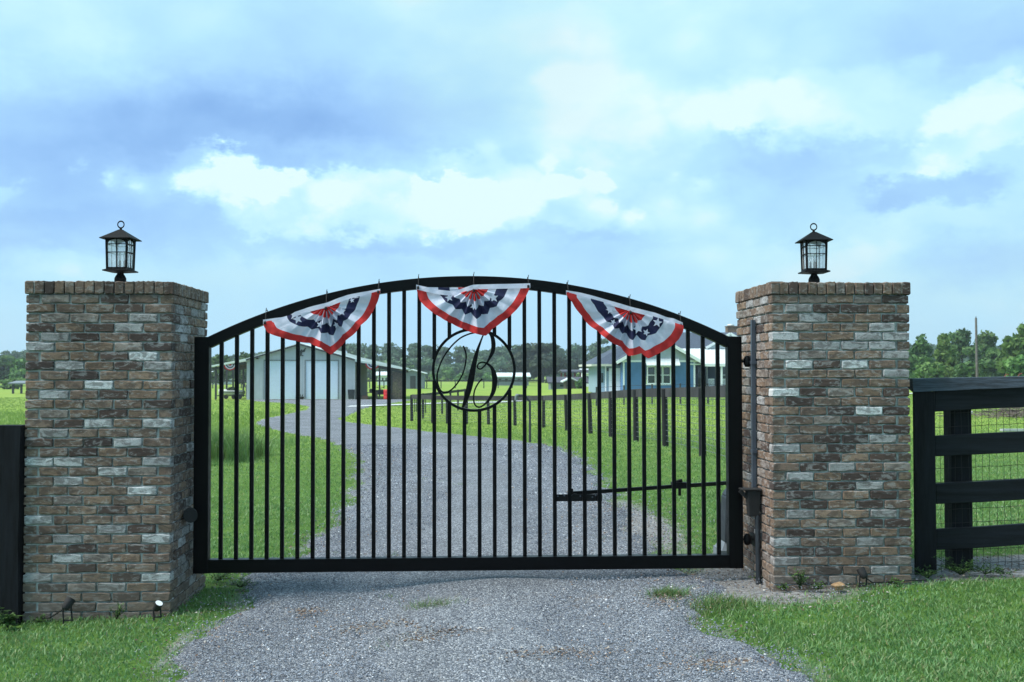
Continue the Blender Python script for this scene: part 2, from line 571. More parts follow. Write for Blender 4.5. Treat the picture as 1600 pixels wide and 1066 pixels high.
M['white_cloth'] = cloth_mat('white_bunting_cloth', (.64, .67, .80), .06)
M['red_cloth'] = cloth_mat('red_bunting_cloth', (.56, .035, .035))
M['blue_cloth'] = cloth_mat('navy_bunting_cloth', (.022, .025, .075), .25)

# ------------------------------------------------------------------ the drive: left and right edges along Y
LE = [(-30, -1.7), (-6, -1.65), (-1.69, -1.62), (-.54, -1.62), (.67, -1.62), (1.36, -1.72), (2.19, -1.5), (3.31, -1.42), (6.46, -1.41), (9.8, -1.7), (13.3, -2.05), (17, -2.7),
      (23.9, -4.2), (29.8, -5.95), (36, -7.6), (44.7, -10.2), (50.6, -11.0), (54.7, -10.7), (65, -10.6), (72, -11.6), (80, -14.5), (86, -18.5), (90, -19.5)]
RE = [(-30, 2.2), (-6, 2.0), (-2.22, 1.66), (-1.48, 1.55), (-.67, 1.50), (.3, 1.78), (1.74, 1.55), (4.9, 1.73), (8.04, 1.9), (13.1, 2.1), (16.7, 2.05), (21.6, 1.22), (29.2, -.65),
      (36, -2.2), (39.7, -3.1), (46.8, -5.9), (50.4, -7.0), (56.4, -6.95), (64.9, -7.2), (72, -7.0), (80, -6.0), (88, -4.9), (90, -4.8)]
LE, RE = np.array(LE), np.array(RE)


def xl(y): return np.interp(y, LE[:, 0], LE[:, 1])


def xr(y): return np.interp(y, RE[:, 0], RE[:, 1])


def wob(x, y):
    return .09 * np.sin(3.1 * y + 1.1) + .04 * np.sin(7.7 * y + 2 * x) + .025 * np.sin(17 * y + .4) + .015 * np.sin(41 * y)


def drive_d(x, y):
    """signed distance-like: positive inside the gravel"""
    w = wob(x, y)
    return np.minimum(x - xl(y) - w, xr(y) + w - x)


def sand(x, y):
    """bare sandy earth: 1 on the worn ground round the right pillar and along the fences"""
    a = np.exp(-(((x - 2.2) / .75) ** 2 + ((y - .35) / .85) ** 2) ** 1.5)
    b = np.exp(-((x - 4.6) / 1.9) ** 4 - ((y - .45 - .06 * (x - 3)) / .5) ** 4)
    c = .9 * np.exp(-(((x - 1.75) / .45) ** 2 + ((y - 3.6) / 2.4) ** 2))
    d = .35 * np.exp(-(((x + 1.85) / .3) ** 2 + ((y - .2) / .8) ** 2))
    e = .8 * np.exp(-((x - 7.4) / 1.0) ** 2 - ((y - 3.6) / .8) ** 2)
    line = .5 * np.exp(-((drive_d(x, y) + .08) / .14) ** 2)
    return np.clip(np.maximum.reduce([a, b, c, d, e, line]), 0, 1)


def grounds():
    def axis(fine, lo, hi, step, far):
        a = list(np.arange(lo, hi, step))
        s, p = step, hi
        while p < far: a.append(p); s *= 1.13; p += s
        s, p = step, lo - step
        b = []
        while p > -far * .6: b.append(p); s *= 1.13; p -= s
        return np.array(b[::-1] + a)
    xs = axis(0, -9, 10, .12, 2400)
    ys = axis(0, -6, 12, .10, 3000)
    ys = ys[ys > -60]
    X, Y = np.meshgrid(xs, ys)
    Z = gz(X, Y) - .02
    V = np.stack([X, Y, Z], -1).reshape(-1, 3)
    nx, ny = len(xs), len(ys)
    idx = np.arange(nx * ny).reshape(ny, nx)
    Fq = np.stack([idx[:-1, :-1], idx[:-1, 1:], idx[1:, 1:], idx[1:, :-1]], -1).reshape(-1, 4)
    m, G, p = new_mat('lawn_and_field_ground')
    pos = G.n('ShaderNodeNewGeometry').outputs['Position']
    bare = G.n('ShaderNodeAttribute', attribute_name='bare').outputs['Fac']
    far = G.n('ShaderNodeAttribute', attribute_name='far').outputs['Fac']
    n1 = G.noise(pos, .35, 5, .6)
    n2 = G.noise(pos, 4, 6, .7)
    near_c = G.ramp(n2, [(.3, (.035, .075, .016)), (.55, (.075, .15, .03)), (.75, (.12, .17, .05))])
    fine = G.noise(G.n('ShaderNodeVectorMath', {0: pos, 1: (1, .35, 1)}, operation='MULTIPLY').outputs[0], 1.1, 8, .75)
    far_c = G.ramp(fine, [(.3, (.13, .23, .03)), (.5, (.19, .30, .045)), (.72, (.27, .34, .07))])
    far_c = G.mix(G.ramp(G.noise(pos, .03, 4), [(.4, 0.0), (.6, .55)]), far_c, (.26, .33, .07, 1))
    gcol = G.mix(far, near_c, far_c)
    s1 = G.noise(pos, 26, 6, .75)
    sandc = G.ramp(s1, [(.28, (.06, .056, .052)), (.45, (.16, .16, .16)), (.6, (.28, .285, .29)), (.75, (.44, .45, .46))])
    leaf = G.ramp(G.noise(pos, 60, 3, .6), [(.60, 0.0), (.68, 1.0)])
    sandc = G.mix(G.m('MULTIPLY', leaf, .6), sandc, (.19, .10, .06, 1))
    bm = G.m('ADD', bare, G.m('MULTIPLY', G.m('SUBTRACT', n2, .5), 1.0))
    bf = G.ramp(bm, [(.35, 0.0), (.62, 1.0)])
    bf = G.m('MULTIPLY', bf, G.ramp(bare, [(.05, 0.0), (.2, 1.0)]))
    col = G.mix(bf, gcol, sandc)
    link(G, col, p.inputs['Base Color'])
    p.inputs['Roughness'].default_value = .95
    p.inputs['Specular IOR Level'].default_value = .1
    b = G.n('ShaderNodeBump', {'Strength': .35, 'Distance': .04, 'Height': s1})
    link(G, b.outputs[0], p.inputs['Normal'])
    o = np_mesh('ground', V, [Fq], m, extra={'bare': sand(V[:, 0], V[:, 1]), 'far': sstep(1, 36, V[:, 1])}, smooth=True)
    tag(o, kind='structure')

    # gravel drive
    yy = []
    y, s = -12.0, .10
    while y < 89.6:
        yy.append(y)
        s = .10 if y < 8 else s * 1.035
        y += min(s, .7)
    yy.append(89.6)
    yy = np.array(yy)
    K = 41
    k = np.linspace(0, 1, K)
    w = wob(0 * yy, yy)
    Lx, Rx = xl(yy) + w - .05, xr(yy) + w + .05
    X = Lx[:, None] * (1 - k) + Rx[:, None] * k
    Y = np.repeat(yy[:, None], K, 1)
    ruts = -.02 * np.exp(-((k - .25) / .1) ** 2) - .02 * np.exp(-((k - .75) / .1) ** 2) + .025 * np.exp(-((k - .5) / .15) ** 2)
    edge = np.minimum(k, 1 - k)
    lift = .012 + (ruts * np.exp(-(Y / 25) ** 2)) - .062 * np.exp(-(edge / .022) ** 2) + .016
    Z = gz(X, Y) + lift + .006 * np.sin(X * 9 + Y * 4) * np.sin(Y * 7)
    V = np.stack([X, Y, Z], -1).reshape(-1, 3)
    idx = np.arange(V.shape[0]).reshape(len(yy), K)
    Fq = np.stack([idx[:-1, :-1], idx[:-1, 1:], idx[1:, 1:], idx[1:, :-1]], -1).reshape(-1, 4)
    m, G, p = new_mat('grey_crushed_gravel')
    pos = G.n('ShaderNodeNewGeometry').outputs['Position']
    jit = G.n('ShaderNodeVectorMath', {0: pos, 1: G.n('ShaderNodeVectorMath', {0: G.noise(pos, 40, 2, .5, 0, 1), 1: (.02, .02, .02)}, operation='MULTIPLY').outputs[0]}, operation='ADD').outputs[0]
    vo = G.n('ShaderNodeTexVoronoi', {'Vector': jit, 'Scale': 84.0, 'Randomness': 1.0})
    cs = G.n('ShaderNodeSeparateColor', {0: vo.outputs['Color']}).outputs[0]
    c = G.ramp(cs, [(0, (.12, .135, .17)), (.35, (.23, .25, .30)), (.7, (.37, .40, .45)), (.92, (.52, .55, .60)), (1, (.68, .70, .73))])
    dk = G.ramp(vo.outputs['Distance'], [(.25, 1.0), (.62, .35)])
    c = G.mix(1.0, c, dk, 'MULTIPLY')
    st = G.n('ShaderNodeVectorMath', {0: pos, 1: (1.0, .5, 1)}, operation='MULTIPLY').outputs[0]
    drift = G.ramp(G.noise(st, .9, 6, .65), [(.3, .72), (.5, 1.0), (.7, 1.28)])
    c = G.mix(1.0, c, drift, 'MULTIPLY')
    lf = G.ramp(G.noise(pos, 1.7, 5, .7), [(.60, 0.0), (.70, .5)])
    c = G.mix(lf, c, (.17, .13, .10, 1))
    link(G, c, p.inputs['Base Color'])
    p.inputs['Roughness'].default_value = .85
    b = G.n('ShaderNodeBump', {'Strength': 1.0, 'Distance': .015, 'Height': G.m('SUBTRACT', 1.0, vo.outputs['Distance'])})
    link(G, b.outputs[0], p.inputs['Normal'])
    tag(np_mesh('gravel_drive', V, [Fq], m, smooth=True), kind='structure')


grounds()


# ------------------------------------------------------------------ grass, gravel stones, litter
GRASS = [(0.0, (.022, .065, .022)), (.25, (.052, .14, .044)), (.6, (.10, .24, .078)), (.85, (.19, .36, .14)), (.95, (.24, .31, .14)), (1.0, (.30, .25, .14))]
def grass_mat():
    m = tint_mat('grass_blades', GRASS, .5, patch=((.13, .22, .05, 1), .4), trans=.35, pscale=.8, spec=.45)
    G = NG(m.node_tree)
    p = [n for n in G.t.nodes if n.type == 'BSDF_PRINCIPLED'][0]
    src = p.inputs['Base Color'].links[0].from_socket
    y = G.n('ShaderNodeSeparateXYZ', {0: G.n('ShaderNodeNewGeometry').outputs['Position']}).outputs[1]
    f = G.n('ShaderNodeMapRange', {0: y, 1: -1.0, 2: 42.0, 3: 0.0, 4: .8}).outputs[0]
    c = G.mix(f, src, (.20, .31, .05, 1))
    for n in G.t.nodes:
        if n.type == 'BSDF_TRANSLUCENT': link(G, c, n.inputs[0])
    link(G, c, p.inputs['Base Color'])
    return m


M['grass'] = grass_mat()
M['grass_far'] = tint_mat('meadow_grass', [(0, (.05, .10, .016)), (.4, (.12, .20, .028)), (.8, (.20, .27, .05)), (1, (.30, .30, .11))], .7, patch=((.23, .27, .06, 1), .55), trans=.3, pscale=.15)
M['stones'] = tint_mat('gravel_stones', [(0, (.045, .053, .072)), (.3, (.125, .143, .18)), (.7, (.25, .28, .33)), (.93, (.40, .43, .48)), (.97, (.62, .64, .67)), (1, (.30, .20, .13))], .8)
M['litter'] = tint_mat('leaf_litter', [(0, (.05, .038, .033)), (.5, (.13, .085, .062)), (.8, (.24, .205, .17)), (1, (.42, .40, .37))], .9)


def mean_fold(x, y, s=1.0):
    return np.sin(x * 5.1 * s + 2 * np.sin(y * 3.3 * s)) * np.sin(y * 4.7 * s + 2 * np.sin(x * 2.9 * s))


def blades(name, x, y, h, w, mat, tint, bend=.6, two=True):
    n = len(x)
    a = npr.uniform(0, 2 * np.pi, n)
    la = npr.uniform(0, 2 * np.pi, n)
    ln = npr.uniform(.15, 1.0, n) * bend * h
    z = gz(x, y) - .012
    ca, sa = np.cos(a) * w / 2, np.sin(a) * w / 2
    lx, ly = np.cos(la) * ln, np.sin(la) * ln
    b0 = np.stack([x - ca, y - sa, z], 1)
    b1 = np.stack([x + ca, y + sa, z], 1)
    tp = np.stack([x + lx, y + ly, z + h], 1)
    if two:
        m0 = np.stack([x - ca * .8 + lx * .32, y - sa * .8 + ly * .32, z + h * .6], 1)
        m1 = np.stack([x + ca * .8 + lx * .32, y + sa * .8 + ly * .32, z + h * .6], 1)
        V = np.stack([b0, b1, m1, m0, tp], 1).reshape(-1, 3)
        i = np.arange(n)[:, None] * 5
        fs = [i + np.array([[0, 1, 2, 3]]), i + np.array([[3, 2, 4]])]
        t = np.repeat(tint, 5)
    else:
        V = np.stack([b0, b1, tp], 1).reshape(-1, 3)
        fs = [np.arange(n)[:, None] * 3 + np.array([[0, 1, 2]])]
        t = np.repeat(tint, 3)
    return tag(np_mesh(name, V, fs, mat, t), kind='stuff')


def sample_wedge(n, d0, d1):
    """points seen from the road with a density that falls with distance"""
    u = npr.uniform(0, 1, n)
    d = d0 * (d1 / d0) ** u
    lat = npr.uniform(-.60, .60, n)
    x = CAM[0] + d * (lat * math.cos(PSI) + math.sin(PSI))
    y = CAM[1] + d * (math.cos(PSI) - lat * math.sin(PSI))
    return x, y, d


def lawn():
    x, y, d = sample_wedge(760000, 4.6, 105)
    inside = drive_d(x, y)
    # a grass fringe creeps over the edge of the stones
    ok = (inside < npr.exponential(.035, len(x)) - .02)
    ok &= npr.uniform(0, 1, len(x)) > sand(x, y) * 1.25
    ok &= ~((x > -3.06) & (x < -2.07) & (y > .02) & (y < 1.0))
    ok &= ~((x > 2.19) & (x < 3.18) & (y > .02) & (y < 1.0))
    th = .5 + .5 * mean_fold(x, y)
    ok &= npr.uniform(0, 1, len(x)) < .62 + .38 * th
    ok &= ~((x > -26) & (x < -8) & (y > 89)) & ~((x > 6) & (y > 76))
    x, y, d, th = x[ok], y[ok], d[ok], th[ok]
    n = len(x)
    gr = np.maximum(1, d / 9.0)
    h = npr.uniform(.011, .032, n) * (.75 + .5 * th) * np.maximum(1, (d / 12)) ** .45
    # unmown strip on the left beyond the gate
    tall = ((x < -4.1) & (y > 11.5) & (y < 22)) | ((x < -8.0) & (y > 22) & (y < 60))
    h = np.where(tall, h * npr.uniform(1.8, 3.6, n), h)
    w = npr.uniform(.005, .0095, n) * gr
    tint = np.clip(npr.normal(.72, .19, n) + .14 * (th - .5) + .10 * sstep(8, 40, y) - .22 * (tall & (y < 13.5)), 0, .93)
    dry = npr.uniform(0, 1, n) < .045 + .25 * np.clip(mean_fold(x + 3, y * 1.3, .6) - .55, 0, 1) + .10 * (sand(x, y) > .1)
    tint = np.where(dry, npr.uniform(.93, 1, n), tint)
    nr = d < 14
    blades('lawn_grass', x[nr], y[nr], h[nr], w[nr], M['grass'], tint[nr], 1.5)
    mid = (~nr) & (y < 20)
    blades('mown_grass', x[mid], y[mid], h[mid], w[mid], M['grass'], tint[mid], 1.2, two=False)
    fr = (~nr) & (y >= 20)
    blades('field_grass', x[fr], y[fr], h[fr], w[fr], M['grass'], tint[fr], 1.0, two=False)
    # tall clumping grass by the left edge of the drive beyond the gate
    n = 9000
    cx = npr.uniform(-8.5, -3.9, n)
    cy = 12.4 + npr.uniform(0, 2.4, n) + .3 * np.sin(cx * 2)
    k = (npr.uniform(0, 1, n) < sstep(-3.8, -4.6, cx))
    blades('tall_grass', cx[k], cy[k], npr.uniform(.25, .58, k.sum()), npr.uniform(.012, .022, k.sum()), M['grass'], np.clip(npr.normal(.30, .17, k.sum()), 0, .93), 1.0)


RUST = [(1045, 948, .16, .22), (480, 968, .12, .10), (600, 990, .3, .16), (700, 1000, .22, .1), (1120, 1050, .25, .14), (860, 1035, .35, .12), (660, 1010, .14, .1), (770, 893, .2, .2), (340, 1000, .14, .2), (900, 700, .7, 1.2)]
RUSTW = [(*onland(a, b)[:2], c, d) for a, b, c, d in RUST]


def rustp(x, y):
    return np.clip(sum(np.exp(-((x - a) / c) ** 2 - ((y - b) / d) ** 2) for a, b, c, d in RUSTW), 0, 1)


def gravel():
    d = 1 / npr.uniform(1 / 26, 1 / 4.2, 175000)
    y = CAM[1] + d
    x = npr.uniform(-3.2, 3.2, len(d))
    k = (drive_d(x, y) > npr.normal(-.02, .06, len(d))) | ((npr.uniform(0, 1, len(d)) < .30 * sand(x, y)) & (y > -2) & ~((x > 2.17) & (y > 0) & (y < 1.02)))
    # clear small weed patches
    x, y, d = x[k], y[k], d[k]
    n = len(x)
    r = npr.uniform(.0025, .0082, n) * np.maximum(1, d / 7.5) ** .8
    big = npr.uniform(0, 1, n) < .02
    r = np.where(big, r * 1.6, r)
    base = np.array([[1, 0, 0], [-.2, 1, 0], [-1, .1, 0], [0, -1, 0], [.1, 0, .75], [0, .1, -.6]])
    P = base[None] * npr.uniform(.55, 1.2, (n, 6, 3)) * r[:, None, None]
    a = npr.uniform(0, 2 * np.pi, n)
    ca, sa = np.cos(a)[:, None], np.sin(a)[:, None]
    px = P[..., 0] * ca - P[..., 1] * sa
    py = P[..., 0] * sa + P[..., 1] * ca
    V = np.stack([px + x[:, None], py + y[:, None], P[..., 2] + (gz(x, y) + .03 + r * .1)[:, None]], -1).reshape(-1, 3)
    fs = np.array([[0, 1, 4], [1, 2, 4], [2, 3, 4], [3, 0, 4], [1, 0, 5], [0, 3, 5]])
    Fq = (np.arange(n)[:, None, None] * 6 + fs[None]).reshape(-1, 3)
    tint = np.clip(npr.beta(1.6, 2.0, n) * .96, 0, .96)
    dr = .5 + .5 * mean_fold(x, y, .45)
    trk = np.exp(-((x - .05 - 1.0) / .3) ** 2) + np.exp(-((x - .05 + .85) / .3) ** 2)
    tint = np.clip(tint * (.80 + .22 * dr) + .19 * trk - .16 * np.exp(-((x - .08) / .25) ** 2), 0, .95)
    tint = np.where(npr.uniform(0, 1, n) < .012 + .25 * rustp(x, y), 1.0, tint)
    tint = np.where(npr.uniform(0, 1, n) < .012, .97, tint)
    tag(np_mesh('gravel_stones', V, [Fq], M['stones'], np.repeat(tint, 6)), kind='stuff')


def gravel_weeds():
    r = npr
    X_, Y_, H_ = [], [], []
    for k in range(46):
        cy = r.uniform(-2.2, 9)
        cx = (.08 + r.normal(0, .35)) if k % 2 else (xl(cy) + abs(r.normal(0, .3)) if k % 4 else xr(cy) - abs(r.normal(0, .3)))
        n = r.randint(6, 34)
        X_.append(cx + r.normal(0, .035, n)); Y_.append(cy + r.normal(0, .035, n)); H_.append(r.uniform(.02, .045, n) + .025)
    X_, Y_, H_ = map(np.concatenate, (X_, Y_, H_))
    n = len(X_)
    blades('gravel_weeds', X_, Y_, H_, r.uniform(.003, .006, n), M['grass'], np.where(r.uniform(0, 1, n) < .4, 1.0, r.uniform(.2, .8, n)), 1.3)


def litter():
    n = 60000
    x = npr.uniform(-2.3, 8.5, n)
    y = npr.uniform(-1.5, 5, n)
    k = npr.uniform(0, 1, n) < sand(x, y) * (.35 + .65 * (mean_fold(x, y, 2.3) > -.1))
    x, y = x[k], y[k]
    for a_, b_, c_, d_ in RUSTW[:8]:
        q_ = int(2600 * c_ * d_) + 60
        x = np.concatenate([x, a_ + npr.normal(0, c_ * .55, q_)])
        y = np.concatenate([y, b_ + npr.normal(0, d_ * .55, q_)])
    n = len(x)
    r = npr.uniform(.004, .015, n)
    a = npr.uniform(0, 6.28, n)
    ca, sa = np.cos(a), np.sin(a)
    z = gz(x, y) - .004 + .052 * (drive_d(x, y) > .05)
    e = npr.uniform(.3, .8, n)
    t = npr.uniform(0, .012, (n, 4))
    pts = [(-1, 0), (0, -1), (1, 0), (0, 1)]
    V = np.stack([np.stack([x + r * (p * ca - q * e * sa), y + r * (p * sa + q * e * ca), z + t[:, i]], 1) for i, (p, q) in enumerate(pts)], 1).reshape(-1, 3)
    Fq = np.arange(n)[:, None] * 4 + np.array([[0, 1, 2, 3]])
    tag(np_mesh('leaf_litter', V, [Fq], M['litter'], np.repeat(npr.uniform(0, 1, n), 4)), kind='stuff')


lawn()
gravel()
gravel_weeds()
litter()

# pale concrete lane that crosses behind the paddock to the house
def lane():
    pts = [(-8.5, 70.0), (-4, 75.5), (0, 80), (4, 80.5), (8, 80), (14, 79), (22, 78.5), (60, 78)]
    wd = 1.3
    V, fs = [], []
    P = np.array(pts)
    xs = np.linspace(-8.5, 60, 120)
    ysl = np.interp(xs, P[:, 0], P[:, 1])
    for a, b in zip(xs, ysl):
        for j in (-1, 1):
            yy = b + j * wd
            V.append((a, yy, float(gz(a, yy)) + .05))
    idx = np.arange(len(xs) - 1)[:, None] * 2
    o = np_mesh('concrete_lane', np.array(V), [idx + np.array([[0, 2, 3, 1]])], M['concrete'], smooth=True)
    tag(o, kind='structure')


lane()


# ------------------------------------------------------------------ brick pillars
TONE = {'t': [(.235, .158, .112), (.26, .180, .130), (.21, .145, .112), (.24, .172, .132)], 'd': [(.075, .050, .044), (.10, .066, .055), (.062, .046, .044)],
        'w': [(.45, .45, .46), (.37, .36, .36)], 'W': [(.64, .65, .66)], 'g': [(.30, .25, .22), (.25, .21, .19)]}


def brick_shapes(lx, lz, ly, n=9, j=.0048):
    out = []
    for q in range(n):
        m = MB()
        c = .005
        hx, hy, hz = lx / 2, ly / 2, lz / 2
        # front face with a worn edge, sides running back into the mortar
        xs = [-hx, -hx + c, -hx * .33, hx * .33, hx - c, hx]
        ring = []
        for x in xs[1:5]: ring.append((x, -hz))
        for x in xs[1:5][::-1]: ring.append((x, hz))
        ring = [(-hx, -hz + c)] and [(x, z) for x, z in ring]
        # outline order: bottom (4) right (2) top (4) left (2)
        out_l = [(xs[1], -hz), (xs[2], -hz), (xs[3], -hz), (xs[4], -hz), (hx, -hz + c), (hx, hz - c), (xs[4], hz), (xs[3], hz), (xs[2], hz), (xs[1], hz), (-hx, hz - c), (-hx, -hz + c)]
        jit = [(rnd.uniform(-j, j * .6), rnd.uniform(-j, j)) for _ in out_l]
        back, mid, frn = [], [], []
        for (x, z), (a, b) in zip(out_l, jit):
            x2, z2 = x + a * .8, z + b * .8
            back.append((x2, hy, z2))
            mid.append((x2, -hy + c, z2))
            frn.append((x2 * (1 - .045 * .1 / max(lx, .1)) - math.copysign(c * .6, x), -hy + rnd.uniform(-.0015, .002), z2 - math.copysign(c * .9, z)))
        N = 12
        vs = back + mid + frn
        fs = [tuple(range(2 * N, 3 * N))]
        for r in (0, 1):
            fs += [(r * N + i, r * N + (i + 1) % N, (r + 1) * N + (i + 1) % N, (r + 1) * N + i) for i in range(N)]
        m.add(vs, fs)
        me = m.mesh('brick', M['brick'])
        out.append((me, m))
    return out


BR = brick_shapes(.1925, .0565, .09)
HB = brick_shapes(.088, .0565, .09, 4)
RB = brick_shapes(.0605, .088, .09, 6)


def pillar(name_label, x0, y0, x1, y1, zcap_bot, rows, toprow_full, side, zsoil):
    """rows: tone strings of the front face, top to bottom; side +1/-1: which flank the camera sees"""
    cx, cy = (x0 + x1) / 2, (y0 + y1) / 2
    W = x1 - x0
    mod = W / 5
    pitch = .0669
    root = thing('brick_pillar', name_label, 'pillar', (cx, cy, zsoil))
    nrow = len(rows)
    zb = zcap_bot - nrow * pitch
    core = MB()
    ins = .015
    core.box(x0 + ins, x1 - ins, y0 + ins, y1 - ins, zb, zcap_bot - .002)
    core.box(x0 + ins, x1 - ins, y0 + ins, y1 - ins, zcap_bot, zcap_bot + .084)
    core.build('mortar_core', M['mortar'], root)
    indiv, mass = [], []

    def put(shape, face, u, z, tone, pri, proud=0.0):
        """face: 0 front, 1 right, 2 back, 3 left; u: distance along the face from its left end seen from outside"""
        dep = .045 - proud
        if face == 0: p, r = (x0 + u, y0 + dep, z), 0
        elif face == 1: p, r = (x1 - dep, y0 + u, z), math.pi / 2
        elif face == 2: p, r = (x1 - u, y1 - dep, z), math.pi
        else: p, r = (x0 + dep, y1 - u, z), -math.pi / 2
        (indiv if pri is not None else mass).append((pri, shape, p, r, tone))

    def rt_():
        k = rnd.random()
        return 't' if k < .50 else 'd' if k < .64 else 'g' if k < .80 else 'w'
    vis = 1 if side > 0 else 3
    for ri, row in enumerate(rows):
        z = zcap_bot - (ri + .5) * pitch
        full = (ri % 2 == 0) == toprow_full
        toks = row.split()
        for face in range(4):
            longf = full if face in (0, 2) else not full
            us = [mod * (i + .5) for i in range(5)] if longf else [mod * (i + 1) for i in range(4)]
            for i, u in enumerate(us):
                if face == 0: tn, pri = (toks[i] if longf else toks[i + 1]), 0
                elif face == vis:
                    near = i if face == 1 else len(us) - 1 - i
                    tn = rt_()
                    if longf and near == 0: tn = toks[-1] if side > 0 else toks[0]
                    fardepth = near + (.5 if longf else 1)
                    pri = 1 + fardepth if (fardepth < 3.2 or ri < 6) else None
                    if longf and near == 0: pri = 0
                else:
                    tn = rt_()
                    pri = None
                    near0 = (face == 3 and longf and i == 4) or (face == 1 and longf and i == 0)
                    if near0:
                        tn, pri = (toks[0] if face == 3 else toks[-1]), 0
                put(BR, face, u, z, tn, pri, rnd.uniform(-.002, .002))
    # soldier course on top
    nf = 15
    ov = .008
    pw = (W + 2 * ov) / nf
    zc = zcap_bot + .046
    tcap = lambda: rnd.choice('ttttttdtg')
    for face in range(4):
        for i in range(nf):
            u = -ov + pw * (i + .5)
            if face in (1, 3) and i in (0, nf - 1): pass
            pri = 0 if face == 0 else 2 if face == vis else None
            put(RB, face, u, zc + rnd.uniform(-.0015, .0015), tcap(), pri, ov + rnd.uniform(-.003, .002) + (.002 if face in (0, 2) else -.001))
    indiv.sort(key=lambda t: t[0])
    mass += indiv[297:]
    indiv = indiv[:297]
    base = np.array([cx, cy, zsoil])
    for pri, shape, p, r, tone in indiv:
        me, _ = rnd.choice(shape)
        o = bpy.data.objects.new('brick', me)
        COL.objects.link(o)
        o.parent = root
        o.location = np.array(p) - base
        flip = 0
        o.rotation_euler = (0, 0, r + rnd.uniform(-.006, .006))
        c = rnd.choice(TONE[tone])
        k = rnd.uniform(.85, 1.15)
        o.color = (c[0] * k, c[1] * k, c[2] * k, 1)
    mm = MB()
    for pri, shape, p, r, tone in mass:
        _, m = rnd.choice(shape)
        R = Matrix.Rotation(r, 3, 'Z')
        mm.add([R @ Vector(v) + Vector(p) for v in m.v], m.f)
    o = mm.build('brickwork', M['brick_mass'], root)
    o['kind'] = 'stuff'
    return root


LROWS = ['t g t d t t', 't t t d t', 't g g t w d', 'd t d w t', 't w d t d t', 'w t t g d', 't t t d W t', 'd w t d w', 't t d t t t', 't t W t t', 't w t d t t',
         't t t t d', 't g t d t t', 't d W t W', 't w t t t t', 'd t d w t', 't t d t d t', 'W W t t w', 't t t W g t', 't w t t t', 't t t t W t', 't g t t t', 't t t d t t',
         'W t t t t', 't t t w d t', 't w t t W', 't t d t d t', 't W g t t', 't t d t t t', 'w g t d W', 't d g w t t', 't t t d t', 't g d g t t', 'd g d g d', 't g t g t d']
# the first row below the caps starts with a half brick on the left pillar, with a whole one on the right pillar
RROWS = ['t g t g d', 't w d d t t', 't w t t d', 't g t t w t', 'w t t w w', 't t w w w t', 'w g t t w', 't W d W t t', 't t t t w', 't t d t t t', 'W d g t d', 't d t t t t', 't t d W d',
         't t g d t t', 't t d d d', 't t d d w t', 'w t d t t', 't t d t d t', 't d w t g', 't w t d d t', 'd t d w t', 't d g t d t', 't d t d t', 't w t t w t', 't t g d d',
         't d t t t t', 'w t t w t', 't d d t t t', 'w t t t g', 't t d t w t', 'g d g t t', 't t g t d t', 'd t t g t']
PL = pillar('tall brick gate pillar beside the latch side of the gate, black fence post at its outer corner', -3.075, 0, -2.06, 1.015, 2.158, LROWS, False, 1, -.08)
PR = pillar('brick gate pillar carrying the gate hinges and conduit, joined to the four-board fence', 2.18, 0, 3.19, 1.01, 2.170, RROWS, True, -1, .04)


